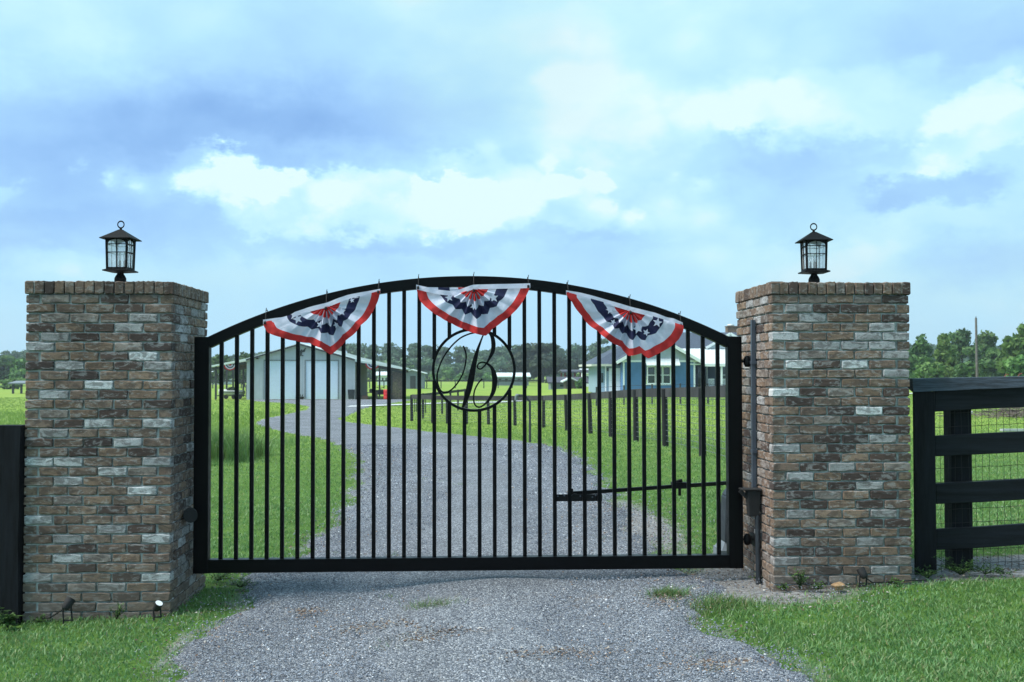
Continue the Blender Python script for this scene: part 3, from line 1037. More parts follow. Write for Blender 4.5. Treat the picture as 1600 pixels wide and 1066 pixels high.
# ------------------------------------------------------------------ lanterns
def lantern(label, x, y, z, rot):
    r = thing('post_lantern', label, 'lantern', (x, y, z), 'black lanterns on the gate pillars', rot)
    r.scale = (.71, .71, .93)
    L = dict(parent=r, local=True)
    post = MB().lathe([(.060, 0), (.060, .075), (.052, .09), (.034, .112), (.034, .13)], seg=20, smooth=False).tube([(-.055, 0, .028), (-.088, 0, .03)], .005, 6)
    post.build('post_fitter', M['lantern'], **L)
    b = MB()
    w0, w1, zb, zt = .110, .118, .146, .400
    b.add([(sx * w, sy * w, zz) for w, zz in ((.03, .118), (.138, .130), (.138, .139), (.112, .147)) for sx, sy in ((-1, -1), (1, -1), (1, 1), (-1, 1))],
          [(0, 1, 2, 3), (12, 15, 14, 13)] + [(k * 4 + i, k * 4 + (i + 1) % 4, k * 4 + 4 + (i + 1) % 4, k * 4 + 4 + i) for k in range(3) for i in range(4)])
    b.build('base_tray', M['lantern'], **L)
    roof = MB().add([(sx * w, sy * w, zz) for w, zz in ((.11, .392), (.163, .386), (.165, .392), (.05, .452), (.02, .468)) for sx, sy in ((-1, -1), (1, -1), (1, 1), (-1, 1))],
                    [(0, 3, 2, 1), (16, 17, 18, 19)] + [(k * 4 + i, k * 4 + (i + 1) % 4, k * 4 + 4 + (i + 1) % 4, k * 4 + 4 + i) for k in range(4) for i in range(4)])
    roof.lathe([(.014, .466), (.014, .478), (.009, .486)], seg=10)
    bevel(roof.build('roof', M['lantern'], **L), .002)
    ring = MB().tube([(.034 * math.cos(t), 0, .510 + .027 * math.sin(t)) for t in np.linspace(0, 2 * math.pi, 20, endpoint=False)], .0058, 8, closed=True)
    ring.build('ring', M['lantern'], **L)
    for k in range(4):
        a = k * math.pi / 2
        R = Matrix.Rotation(a, 3, 'Z')
        c = MB()
        c.add([R @ Vector(v) for v in [(w0 - .019, -w0, zb), (w0, -w0, zb), (w0, -w0 + .019, zb), (w0 - .019, -w0 + .019, zb), (w1 - .020, -w1, zt), (w1, -w1, zt), (w1, -w1 + .020, zt), (w1 - .020, -w1 + .020, zt)]],
              [(0, 1, 2, 3), (4, 7, 6, 5), (0, 4, 5, 1), (1, 5, 6, 2), (2, 6, 7, 3), (3, 7, 4, 0)])
        c.build('corner_post', M['lantern'], **L)
        # glazing bars: bottom rail, cross bar, centre bar, arch
        g = MB()
        T = lambda x, zz, o=0: R @ Vector((x, -(w0 + (w1 - w0) * (zz - zb) / (zt - zb)) + .004 + o, zz))
        wy = lambda zz: w0 + (w1 - w0) * (zz - zb) / (zt - zb)
        g.beam(T(-wy(zb + .008) + .01, zb + .008), T(wy(zb + .008) - .01, zb + .008), .007, .014)
        g.beam(T(-.10, .280), T(.10, .280), .009, .006)
        g.beam(T(-.10, .345), T(.10, .345), .008, .006)
        g.beam(T(0, zb), T(0, zt), .009, .006, upv=R @ Vector((1, 0, 0)))
        arch = [(x, .345 + .038 * math.sqrt(max(0, 1 - (x / .098) ** 2))) for x in np.linspace(-.098, .098, 13)]
        poly = arch + [(.105, .398), (-.105, .398)]
        vs = [T(x, zz, d) for d in (0, .006) for x, zz in poly]
        n = len(poly)
        g.add(vs, [tuple(range(n)), tuple(range(n, 2 * n))[::-1]] + [(i, i + n, (i + 1) % n + n, (i + 1) % n) for i in range(n)])
        g.build('glazing_bars', M['lantern'], **L)
        pn = MB().add([T(-wy(zb) + .01, zb, .010), T(wy(zb) - .01, zb, .010), T(wy(zt) - .01, zt - .01, .010), T(-wy(zt) + .01, zt - .01, .010)], [(0, 1, 2, 3)])
        pn.build('pane', M['lantern_glass'], **L)
    cs = MB()
    for a in (0.5, 2.6, 4.7): cs.lathe([(.011, .147), (.011, .215), (.007, .222)], .03 * math.cos(a), .03 * math.sin(a), 10)
    cn = cs.build('candle_sockets', M['lantern'], **L)
    bl = MB()
    for a in (0.5, 2.6, 4.7): bl.lathe([(.006, .222), (.013, .245), (.010, .268), (.002, .290)], .03 * math.cos(a), .03 * math.sin(a), 10)
    bl.build('clear_bulbs', M['lantern_glass'], **L)
    return r


p = at(188, 440, .5)
lantern('black post lantern on the left brick pillar, its square head turned slightly to the right', p[0], .5, 2.240, math.radians(-4))
p = at(1272, 441, .5)
lantern('black post lantern on the right brick pillar above the four-board fence', p[0], .5, 2.252, math.radians(-3))


# ------------------------------------------------------------------ gate
GX0, GX1, GZ0, GZ1 = -2.022, 2.086, .132, 1.885
GY = .5


def gate():
    r = thing('driveway_gate', 'wide black arched metal driveway gate with a script letter B in a ring', 'gate', (GX1, GY, GZ0))
    r.rotation_euler = (0, math.radians(-.12), 0)
    sw = .108
    y0, y1 = GY - .045, GY + .045
    for a in (GX0, GX1 - sw):
        bevel(MB().box(a, a + sw, y0, y1, GZ0, GZ1 - .002).build('stile', M['black_metal'], r), .005, 2)
    bevel(MB().box(GX0 + sw - .002, GX1 - sw + .002, y0 + .003, y1 - .003, GZ0 + .002, GZ0 + .100).build('bottom_rail', M['black_metal'], r), .004, 2)
    xi0, xi1 = GX0 + sw, GX1 - sw
    xm = (xi0 + xi1) / 2
    half = (xi1 - xi0) / 2
    ztop, zend = 2.340, 1.888
    s = ztop - zend
    R = (half ** 2 + s ** 2) / (2 * s)
    zc = ztop - R
    th = .080
    arcz = lambda x, rr: zc + math.sqrt(rr * rr - (x - xm) ** 2)
    m = MB()
    N = 64
    vs = []
    for x in np.linspace(xi0 - .03, xi1 + .03, N + 1):
        d = Vector((x - xm, 0, arcz(x, R) - zc)).normalized()
        o_ = Vector((xm, 0, zc)) + d * R
        i_ = Vector((xm, 0, zc)) + d * (R - th)
        vs += [(o_.x, y0 + .004, o_.z), (i_.x, y0 + .004, i_.z), (i_.x, y1 - .004, i_.z), (o_.x, y1 - .004, o_.z)]
    fs = [(i * 4 + k, i * 4 + (k + 1) % 4, i * 4 + 4 + (k + 1) % 4, i * 4 + 4 + k) for i in range(N) for k in range(4)]
    fs += [(3, 2, 1, 0), (4 * N, 4 * N + 1, 4 * N + 2, 4 * N + 3)]
    m.add(vs, fs)
    bevel(m.build('arched_top_rail', M['black_metal'], r), .004, 2)
    # vertical bars; six of them are cut where the ring sits
    rc = Vector((.054, 0, 1.633))
    ro, rb = .316, .296
    nb = 34
    bw = .0285
    xs = np.linspace(at(346.0, 700, GY)[0], at(1122.5, 700, GY)[0], nb)
    for x in xs:
        zt = arcz(x, R - th) + .01
        segs = [(GZ0 + .098, zt)]
        if abs(x - rc.x) < ro - .004:
            dz = math.sqrt((ro - .008) ** 2 - (x - rc.x) ** 2)
            segs = [(GZ0 + .098, rc.z - dz), (rc.z + dz, zt)]
        for a, b in segs:
            bevel(MB().box(x - bw / 2, x + bw / 2, GY - bw / 2, GY + bw / 2, a, b).build('bar', M['black_metal'], r), .002)
    ring = MB()
    T = np.linspace(0, 2 * np.pi, 73)[:-1]
    vs = []
    for t in T:
        for q, yy in ((ro, GY - .019), (rb, GY - .019), (rb, GY + .019), (ro, GY + .019)):
            vs.append((rc.x + q * math.cos(t), yy, rc.z + q * math.sin(t)))
    n = len(T)
    ring.add(vs, [(i * 4 + k, i * 4 + (k + 1) % 4, ((i + 1) % n) * 4 + (k + 1) % 4, ((i + 1) % n) * 4 + k) for i in range(n) for k in range(4)])
    ring.build('ring', M['black_metal'], r)
    # the letter: traced strokes (pixels of the photograph, in the plane of the gate)
    sc = 6.27
    def cv(pts, n=70):
        P = np.array([(660 + a / sc, 490 + b / sc, w / sc / 207) for a, b, w in pts])
        t = np.arange(len(P))
        tt = np.linspace(0, len(P) - 1, n)
        # Catmull-Rom
        out = []
        for u in tt:
            i = min(int(u), len(P) - 2)
            f = u - i
            p0, p1, p2, p3 = P[max(i - 1, 0)], P[i], P[i + 1], P[min(i + 2, len(P) - 1)]
            out.append(.5 * ((2 * p1) + (-p0 + p2) * f + (2 * p0 - 5 * p1 + 4 * p2 - p3) * f ** 2 + (-p0 + 3 * p1 - 3 * p2 + p3) * f ** 3))
        out = np.array(out)
        xz = [at(a, b, GY) for a, b, _ in out]
        return [(q[0], q[2]) for q in xz], [max(.0115, w * 1.08) for w in out[:, 2]]
    A = [(405, 312, 15), (430, 380, 15), (430, 460, 14), (405, 570, 13), (355, 665, 12), (295, 735, 12), (232, 769, 13), (185, 750, 14), (158, 695, 15), (147, 625, 15), (160, 545, 14), (205, 435, 13), (280, 325, 13), (370, 240, 12), (455, 198, 12),
         (530, 180, 12), (600, 165, 12), (650, 178, 20), (685, 215, 32), (700, 285, 40), (695, 360, 36), (668, 420, 26), (635, 480, 16), (600, 520, 12), (570, 539, 12), (543, 522, 12), (552, 490, 12), (592, 472, 13), (640, 488, 18), (685, 530, 30), (708, 600, 46), (712, 670, 48), (698, 760, 38), (655, 840, 24),
         (605, 890, 14), (560, 912, 12), (522, 893, 13), (505, 835, 13), (515, 750, 13), (550, 680, 12), (590, 634, 14)]
    pts, ws = cv(A, 260)
    MB().stroke(pts, ws, GY - .008, GY + .006).build('script_letter', M['black_metal'], r)
    S = [(603, 200, 12), (575, 270, 18), (540, 370, 30), (508, 500, 46), (480, 640, 56), (455, 750, 52), (425, 845, 38), (398, 915, 18)]
    pts, ws = cv(S, 60)
    MB().stroke(pts, ws, GY - .006, GY + .008).build('letter_stem', M['black_metal'], r)
    # rear bracket the opener arm bolts to
    b = MB()
    p0, p1 = at(866, 782, GY + .06), at(940, 771, GY + .06)
    b.box(p0[0], p1[0], GY + .020, GY + .032, p0[2], p1[2])
    br = b.build('arm_bracket', M['black_scuffed'], r)
    for px in (872, 882, 893, 907, 913, 926, 931, 937):
        q = at(px, 776 + rnd.uniform(-3, 3), GY + .015)
        MB().tube([(q[0], GY + .020, q[2]), (q[0], GY + .016, q[2])], .006, 8).build('bolt_head', M['conduit'], r)
    return r, arcz, R, xm


GATE, arcz, GR, GXM = gate()

# hinges between gate and right pillar
for py, lab in ((565, 'upper black gate hinge bolted to the right brick pillar'), (843, 'lower black gate hinge bolted to the right brick pillar')):
    c = at(1167, py, .5)
    t = thing('hinge_assembly', lab, 'hinge', (c[0], .5, c[2]), 'hinges of the driveway gate')
    MB().tube([(GX1 - .004, .5, c[2]), (2.19, .5, c[2])], .009, 8).build('pin', M['black_scuffed'], t)
    MB().lathe([(.012, c[2] - .042), (.02, c[2] - .036), (.027, c[2] - .02), (.028, c[2] + .02), (.02, c[2] + .036), (.012, c[2] + .044)], c[0] + .002, .5, 12).build('barrel', M['black_scuffed'], t)
    MB().box(c[0] + .02, c[0] + .028, .46, .54, c[2] - .03, c[2] + .03).box(2.168, 2.180, .43, .57, c[2] - .045, c[2] + .045).build('wall_plate', M['black_scuffed'], t)

# gate opener behind the right stile
def opener():
    base = at(1140, 872, 1.25)
    gx, gy = 2.235, 1.36
    g0 = float(gz(gx, gy))
    t = thing('gate_opener', 'dark grey swing gate opener housing on a pale concrete foot behind the gate', 'gate opener', (gx, gy, g0))
    MB().box(gx - .14, gx + .16, gy - .14, gy + .14, g0 - .1, g0 + .06).add(*wedge(gx - .13, gx + .14, gy - .13, gy + .13, g0 + .06, g0 + .13, .04)).build('concrete_foot', M['shed_grey'], t)
    h = MB().add(*wedge(gx - .10, gx + .10, gy - .11, gy + .11, g0 + .12, g0 + .50, .018))
    h.add(*wedge(gx - .082, gx + .082, gy - .092, gy + .092, g0 + .50, g0 + .555, .03))
    bevel(h.build('housing', M['dark_conduit'], t), .012, 2)
    MB().box(gx - .085, gx - .078, gy - .1135, gy - .107, g0 + .27, g0 + .37).build('reflector', M['white_paint'], t)
    a = thing('opener_arm', 'black articulated opener arm running behind the bars from the opener to the gate bracket', 'gate arm', (1.6, .9, .7))
    p0 = at(893, 771, .56)
    p1 = at(1062, 759.5, .80)
    p2 = np.array([gx - .02, gy - .06, g0 + .53])
    p2 = at(1143, 754.2, 1.24)
    MB().beam(p0, p1, .028, .028).tube([p0 + np.array([0, 0, -.03]), p0 + np.array([0, 0, .035])], .014, 8).build('front_tube', M['black_scuffed'], a)
    MB().beam(p1 + np.array([-.05, 0, -.004]), p2, .030, .030).build('rear_tube', M['black_scuffed'], a)
    e = MB().box(p1[0] - .065, p1[0] + .075, p1[1] - .03, p1[1] + .03, p1[2] - .018, p1[2] + .03)
    e.tube([(p1[0], p1[1], p1[2] - .075), (p1[0], p1[1], p1[2] + .05)], .012, 8).tube([(p1[0] - .035, p1[1], p1[2] + .028), (p1[0] + .02, p1[1], p1[2] + .045)], .013, 6)
    e.build('elbow_joint', M['black_scuffed'], a)
    MB().tube([(p0[0] - .02, .545, p0[2] - .02), (p0[0] - .02, .545, p0[2] + .018)], .013, 8).beam(p0, (p0[0] + .03, .535, p0[2] - .012), .03, .02).build('pivot_pin', M['black_scuffed'], a)


def wedge(x0, x1, y0, y1, z0, z1, i):
    vs = [(x0, y0, z0), (x1, y0, z0), (x1, y1, z0), (x0, y1, z0), (x0 + i, y0 + i, z1), (x1 - i, y0 + i, z1), (x1 - i, y1 - i, z1), (x0 + i, y1 - i, z1)]
    return vs, [(0, 3, 2, 1), (4, 5, 6, 7), (0, 1, 5, 4), (1, 2, 6, 5), (2, 3, 7, 6), (3, 0, 4, 7)]


opener()

# conduits and junction box on the inner flank of the right pillar
def conduits():
    xf = 2.178
    t = thing('electrical_conduit', 'grey vertical conduit strapped to the inner side of the right brick pillar above the box', 'conduit', (xf, .42, .9))
    zt, zb = at(1170, 500, .40)[2], at(1171, 768, .40)[2]
    MB().box(xf - .034, xf - .006, .40, .435, zb, zt).build('trunking', M['conduit'], t)
    for z in (zt - .32, zb + .3):
        MB().box(xf - .037, xf - .003, .385, .45, z - .012, z + .012).build('strap', M['conduit'], t)
    j = thing('junction_box', 'small black weatherproof box with a sloping hood on the right pillar beside the gate', 'electrical box', (xf, .33, .7))
    zc0, zc1 = at(1178, 807, .30)[2], at(1178, 766, .30)[2]
    bevel(MB().add(*wedge(xf - .105, xf - .005, .27, .36, zc1, zc0, .012)).build('box', M['rubber'], j), .006, 2)
    bevel(MB().box(xf - .150, xf - .002, .255, .372, zc1 + .001, zc1 + .012).build('hood', M['rubber'], j), .003)
    MB().beam((xf - .15, .33, zc1 - .005), (xf - .08, .33, zc1 - .07), .03, .012, upv=(0, 1, 0)).build('bracket', M['rubber'], j)
    q = thing('riser_pipe', 'dark round riser pipe from the soil up to the black box on the right pillar', 'pipe', (xf, .31, .05))
    MB().tube([(xf - .026, .30, zc0 + .01), (xf - .024, .29, -.03)], .021, 12).build('pipe', M['dark_conduit'], q)
    s = thing('round_sensor', 'black round safety sensor on the inner side of the left pillar by the gate', 'sensor', (-2.06, .30, .6))
    c = at(293, 805, .34)
    MB().tube([(-2.058, .34, c[2]), (-2.022, .335, c[2])], .030, 16).build('mount', M['rubber'], s)
    MB().tube([(-2.020, .37, c[2] + .004), (-1.995, .27, c[2] + .004)], [.047, .05], 18).build('sensor_head', M['rubber'], s)


conduits()


# ------------------------------------------------------------------ bunting
def star_mesh(cx, cz, y, r, rot, squash=1.0):
    vs = []
    for yy in (y, y + .0015):
        for k in range(10):
            q = r if k % 2 == 0 else r * .42
            a = math.pi / 2 + k * math.pi / 5 + rot
            vs.append((cx + q * math.cos(a) * squash, yy, cz + q * math.sin(a)))
    return vs, [tuple(range(10)), tuple(range(10, 20))[::-1]] + [(i, (i + 1) % 10, 10 + (i + 1) % 10, 10 + i) for i in range(10)]


def bunting(label, center, top, bottom, stars, seed, header_skip=0):
    Y0 = GY - .052
    W = lambda p: at(p[0], p[1], Y0)[[0, 2]]
    C = W(center)
    r = thing('bunting', label, 'bunting', (C[0], Y0, C[1]), 'patriotic buntings tied along the arch of the gate')
    TP = np.array([W(p) for p in top])
    BP = np.array([W(p) for p in bottom])
    # angles measured downwards from the right end of the top edge round to the left end
    def ang(P):
        a = np.arctan2(-(P[:, 1] - C[1]), P[:, 0] - C[0])
        a[a < -np.pi / 2] += 2 * np.pi
        return a
    O = np.array(list(BP[::-1]))
    ao = ang(O)
    ro = np.hypot(O[:, 0] - C[0], O[:, 1] - C[1])
    rr = random.Random(seed)
    nth, ntheta = 22, 168
    th = np.linspace(ao[0], ao[-1], ntheta)
    Rb = np.interp(th, ao, ro)
    zones = [0, .27, .42, .62, .84, 1.0]
    mats = [1, 0, 2, 0, 1]
    ph = rr.uniform(0, 6)
    npl = 8
    tri = lambda v: 2 / np.pi * np.arcsin(np.sin(v))
    uu = (th - th[0]) / (th[-1] - th[0])
    pleat = tri(npl * 2 * np.pi * uu + ph)                     # sharp folds radiating from the middle tie
    soft = np.sin(3.1 * np.pi * uu * 2 + ph * 1.7)
    fall = np.exp(-((uu - .5) / .30) ** 2)                      # deeper folds in the hanging middle
    def pos(i, rad):
        a = th[i]
        zig = 1 + .17 * pleat[i] * fall[i] * math.sin(math.pi * min(1, rad * 1.15)) * (1.35 - rad)
        q = Rb[i] * rad * zig
        x, z = C[0] + q * math.cos(a), C[1] - q * math.sin(a)
        amp = .048 * fall[i] * min(1, rad * 4) * (1.1 - .65 * rad) * pleat[i] + .024 * soft[i] * rad
        wr = .004 * math.sin(x * 61 + z * 23 + seed) * math.sin(z * 47 - x * 19) + .002 * math.sin(x * 140 + 90 * z)
        return (x, Y0 - .030 - amp - wr * rad, z)
    m = MB()
    V, Fs, Mi = [], [], []
    rows = []
    for zi in range(5):
        a, b = zones[zi], zones[zi + 1]
        n = 5 if zi not in (0,) else 4
        for k in range(n): rows.append((a + (b - a) * k / n, zi))
    rows.append((1.0, 4))
    for rad, _ in rows:
        for i in range(ntheta): V.append(pos(i, max(rad, .012)))
    for k in range(len(rows) - 1):
        for i in range(ntheta - 1):
            Fs.append((k * ntheta + i, k * ntheta + i + 1, (k + 1) * ntheta + i + 1, (k + 1) * ntheta + i))
            w_ = rows[k][1] == 0 and rows[k][0] > .10 and pleat[i] * fall[i] < -.30
            Mi.append(0 if w_ else mats[rows[k][1]])
    m.v, m.f, m.mi, m.sm = V, Fs, Mi, [True] * len(Fs)
    fab = m.build('pleated_cloth', [M['white_cloth'], M['red_cloth'], M['blue_cloth']], r)
    # white header tape along the top edge
    h = MB()
    hw = .036
    D = np.gradient(TP, axis=0)
    n2 = 40
    tt = np.linspace(0, len(TP) - 1, n2)
    P = np.stack([np.interp(tt, range(len(TP)), TP[:, 0]), np.interp(tt, range(len(TP)), TP[:, 1])], 1)
    vs = []
    for k, q in enumerate(P):
        yy = Y0 - .034 - .004 * math.sin(k * .9 + seed)
        vs += [(q[0], yy, q[1]), (q[0] + .001, yy - .003, q[1] - hw)]
    h.add(vs, [(2 * i, 2 * i + 1, 2 * i + 3, 2 * i + 2) for i in range(n2 - 1)], 0, True)
    h.build('header_tape', M['white_cloth'], r)
    # stars
    for (px, py, pr, rot) in stars:
        q = W((px, py))
        a = math.atan2(-(q[1] - C[1]), q[0] - C[0])
        if a < -math.pi / 2: a += 2 * math.pi
        i = int(np.clip(np.searchsorted(th, a), 0, ntheta - 1))
        rad = math.hypot(q[0] - C[0], q[1] - C[1]) / Rb[i]
        ys = [pos(int(np.clip(i + di, 0, ntheta - 1)), min(1, rad + dr))[1] for di in (-4, 0, 4) for dr in (-.06, 0, .06)]
        MB().add(*star_mesh(q[0], q[1], min(ys) - .0035, pr * 1.25 / 207, rot, .98)).build('star', M['white_cloth'], r)
    # cable ties at the ends and the middle, looped over the rail
    for px, py in (top[0], center, top[-1]):
        q = W((px + (3 if px == top[0][0] else -3 if px == top[-1][0] else 0), py + 5))
        zt = arcz(q[0], GR) + .012
        tm = MB().tube([(q[0], Y0 - .040, q[1] - .004), (q[0] + .002, Y0 - .018, q[1] + .04), (q[0], GY - .05, zt - .01), (q[0], GY, zt), (q[0], GY + .05, zt - .03)], .0032, 6)
        tm.lathe([(.009, q[1] - .010), (.009, q[1] + .010)], q[0], Y0 - .040, 8)
        tm.tube([(q[0], GY - .05, zt - .012), (q[0] + .004, GY - .056, zt + .012)], .0028, 5)
        tm.build('cable_tie', M['rubber'], r)
    return r


bunting('left star bunting, tilted up to the right on the rising side of the arch', (510, 477.5),
        [(412.4, 500), (431, 497.5), (450, 495.5), (462, 488), (485, 480), (510, 474), (528, 467), (545, 461), (570, 456.5), (594.6, 452)],
        [(412.8, 504), (413.5, 509), (420, 520), (441, 527.5), (463, 533), (484, 536), (503, 544), (518, 554.5), (540, 532), (565, 508.5), (585, 482), (594.6, 458), (594.8, 455)],
        [(466.5, 499, 6.5, .3), (535, 488, 5.5, .1), (501.5, 508, 5, -.3), (526, 508, 4.5, .5), (551, 470, 3.5, .2)], 3)
bunting('middle star bunting hanging level from the top of the arch above the letter B', (740, 450),
        [(650.6, 445.4), (666, 449), (682, 453), (700, 455), (712.5, 455), (726, 450), (740, 445.4), (780, 444.6), (828, 443.4)],
        [(650.8, 449), (651.5, 454), (656, 469.5), (671, 484.6), (688, 496), (707, 506), (726, 515), (742, 521.5), (759, 525), (770, 513.5), (785, 502.5), (802, 489), (818.5, 468), (827, 451.6), (828, 447)],
        [(702, 466, 5.5, .2), (771, 466, 6.5, .1), (739.8, 480, 4.5, .6)], 9)
bunting('right star bunting, slanting down to the right below the falling side of the arch', (984, 484),
        [(883.8, 454.4), (905, 457.5), (930, 464), (958, 472), (985.5, 480), (1005, 485), (1022, 489), (1040, 496), (1051, 498), (1065.5, 504.3)],
        [(884, 457), (884.4, 462), (893, 473), (909, 494), (933, 517.5), (954, 534.5), (970, 542), (981.5, 556.5), (1001, 552), (1011, 560.5), (1027.5, 553), (1047, 542), (1059, 530.6), (1065.5, 517.5), (1065.8, 509)],
        [(952, 484.8, 5.5, .2), (1025.5, 504.6, 6.5, -.2), (994.5, 514, 7, .3), (1008.5, 520, 5, -.4), (957, 504, 4, .8)], 14)


# ------------------------------------------------------------------ roadside fences
def fence_right():
    t = thing('board_fence', 'black four-board fence with mesh wire and a greyish cap board beside the right pillar', 'fence', (4.6, .38, .1))
    yf = .30
    sl = .050
    zat = lambda px, py: at(px, py, yf)[2]
    x0 = 3.335
    x1 = 7.2
    w = 3.36 - 3.205
    # face board (post cover) next to the pillar
    bevel(MB().box(x0, 3.495, yf - .012, yf + .016, -.02, zat(1440, 612) + .002).build('face_board', M['black_post'], t), .003)
    rails = [(612, 643.4), (681.5, 713.8), (756, 788.2), (826.8, 859.5)]
    for i, (a, b) in enumerate(rails):
        z1, z0 = zat(1460, a) + (.012 if i == 0 else 0), zat(1460, b)
        m = MB()
        xs_, N = 3.497, 10
        vs = []
        for k in range(N + 1):
            x = xs_ + (x1 - xs_) * k / N
            dz = sl * (x - xs_) + .003 * math.sin(k * 2.1 + i)
            vs += [(x, yf - .010, z0 + dz), (x, yf + .028, z0 + dz), (x, yf + .028, z1 + dz + .002 * math.sin(k)), (x, yf - .010, z1 + dz + .002 * math.sin(k))]
        m.add(vs, [(j * 4 + q, j * 4 + (q + 1) % 4, j * 4 + 4 + (q + 1) % 4, j * 4 + 4 + q) for j in range(N) for q in range(4)] + [(3, 2, 1, 0), (4 * N, 4 * N + 1, 4 * N + 2, 4 * N + 3)])
        bevel(m.build('rail', M['black_wood'], t), .004)
    # cap board
    m = MB()
    N = 10
    vs = []
    for k in range(N + 1):
        x = 3.322 + (x1 - 3.322) * k / N
        zt = zat(1423, 592) + .018 * (x - 3.322)
        zb = zat(1423, 612.5) + .034 * (x - 3.322) + .006 * math.sin(max(0, x - 3.4) * 1.5)
        zb = min(zb, zt - .05)
        vs += [(x, yf - .038, zb), (x, yf - .0125, zb), (x, yf + .19, zt - .03), (x, yf + .19, zt + .001), (x, yf - .020, zt)]
    m.add(vs, [(j * 5 + q, j * 5 + (q + 1) % 5, j * 5 + 5 + (q + 1) % 5, j * 5 + 5 + q) for j in range(N) for q in range(5)] + [(4, 3, 2, 1, 0), (5 * N, 5 * N + 1, 5 * N + 2, 5 * N + 3, 5 * N + 4)])
    m.build('cap_board', M['weathered_cap'], t)
    for xx, yy, wd in ((3.650, .36, .158), (6.05, .36, .17)):
        bevel(MB().box(xx, xx + wd, yy, yy + .14, -.05, 1.46 + .05 * (xx - 3.4)).build('post', M['black_post'], t), .006)
    # wire mesh behind the rails
    m = MB()
    for k, x in enumerate(np.arange(3.50, 7.1, .0535)):
        j = rnd.uniform(-.003, .003)
        pts = [(x + j + .003 * math.sin(z * 19 + k), yf + .034, z) for z in np.arange(.05 + .05 * (x - 3.3), 1.44, .11)]
        m.tube(pts, .0016, 4, cap=False)
    for z in np.arange(.16, 1.42, .103):
        pts = [(x, yf + .037, z + sl * (x - 3.35) * .8 + .0025 * math.sin(x * 30 + z * 40)) for x in np.arange(3.49, 7.1, .107)]
        m.tube(pts, .0018, 4, cap=False)
    m.build('wire_mesh', M['wire'], t)


fence_right()


def fence_left():
    t = thing('board_fence', 'black plank fence end standing against the outer corner of the left pillar', 'fence', (-3.5, .02, -.05))
    z1 = at(20, 665, -.03)[2]
    m = MB()
    vs = []
    N = 16
    for k in range(N + 1):
        z = -.12 + (z1 + .12) * k / N
        w = -3.084 - .004 * math.sin(z * 3) + .002 * math.sin(z * 11)
        vs += [(w, -.045, z), (w, .10, z), (-3.262, .10, z), (-3.262, -.045, z)]
    m.add(vs, [(j * 4 + q, j * 4 + (q + 1) % 4, j * 4 + 4 + (q + 1) % 4, j * 4 + 4 + q) for j in range(N) for q in range(4)] + [(3, 2, 1, 0), (4 * N, 4 * N + 1, 4 * N + 2, 4 * N + 3)])
    m.build('post', M['black_post'], t)
    for i, z in enumerate((.25, .56, .87, 1.12)):
        bevel(MB().box(-6.2, -3.15, .104, .140, z - .08, z + .07).build('rail', M['black_wood'], t), .003)
    for xx in (-4.9, -6.1):
        bevel(MB().box(xx, xx + .15, .142, .28, -.2, 1.2).build('post', M['black_post'], t), .004)


fence_left()


# ------------------------------------------------------------------ small things at the foot of the pillars
def spot(label, px, py, Y, aim, size=.032, cable=None, lens=False, stake=.05):
    c = at(px, py, Y)
    g = float(gz(c[0], Y))
    t = thing('landscape_spotlight', label, 'spotlight', (c[0], Y, g), 'black spotlights at the foot of the pillars')
    a = Vector(aim).normalized()
    C0 = Vector(c)
    m = MB().tube([C0 - a * size * 1.3, C0 - a * size * 1.0, C0, C0 + a * size * 1.25], [size * .55, size * .85, size, size * 1.08], 16)
    m.build('lamp_head', M['rubber'], t)
    MB().tube([C0 + a * size * 1.251, C0 + a * size * 1.28], [size * .98, size * .9], 16).build('lens', M['lamp_white'] if lens else M['glass'], t)
    s = MB().tube([C0 - a * size * .4 + Vector((-size * .9, 0, 0)), (c[0] - size * .9, Y + .005, g - .03)], .006, 6).tube([C0 - a * size * .4 + Vector((size * .9, 0, 0)), (c[0] + size * .9, Y + .005, g + .01)], .006, 6)
    s.tube([(c[0] - size * .9, Y + .005, g + .012), (c[0] + size * .9, Y + .005, g + .012)], .006, 6)
    s.build('stake', M['rubber'], t)
    if cable:
        pts = []
        for qx, qy in cable:
            q = onland(qx, qy)
            pts.append((q[0], min(q[1], -.02), float(gz(q[0], min(q[1], -.02))) + .014))
        cb = MB().tube([tuple(C0 - a * size)] + pts, .005, 6)
        o = cb.build('cable', M['rubber'], t)


spot('black spotlight with its cable near the middle of the left pillar foot', 106, 944, -.12, (.35, .55, .75), .031, [(98, 957), (88, 964), (76, 969), (62, 971), (55, 974)])
spot('black spotlight with a white lens at the right corner of the left pillar foot', 246, 948, -.14, (.45, -.35, .8), .026, None, True)
spot('black spotlight trailing a cable towards the fence at the foot of the right pillar', 1348, 896, -.10, (-.3, .5, .8), .028, [(1352, 908), (1362, 911), (1380, 912), (1400, 910), (1416, 907), (1440, 906)])

st = onland(1295, 914)
m = MB()
import bmesh
bm = bmesh.new()
bmesh.ops.create_icosphere(bm, subdivisions=3, radius=.045)
for v in bm.verts:
    v.co *= 1 + .25 * math.sin(v.co.x * 70) * math.sin(v.co.y * 55 + 1) + .12 * math.sin(v.co.z * 120)
    v.co.z *= .6
me = bpy.data.meshes.new('stone')
bm.to_mesh(me)
bm.free()
me.materials.append(M['stone'])
so = bpy.data.objects.new('stone', me)
COL.objects.link(so)
so.location = (st[0], min(st[1], -.13), float(gz(st[0], -.13)) + .026)
tag(so, 'orange tan stone lying on the soil in front of the right pillar', 'stone')


# low weeds
M['weed'] = tint_mat('weed_leaves', [(0, (.025, .055, .015)), (.5, (.06, .13, .03)), (1, (.12, .22, .06))], .55, trans=.3)


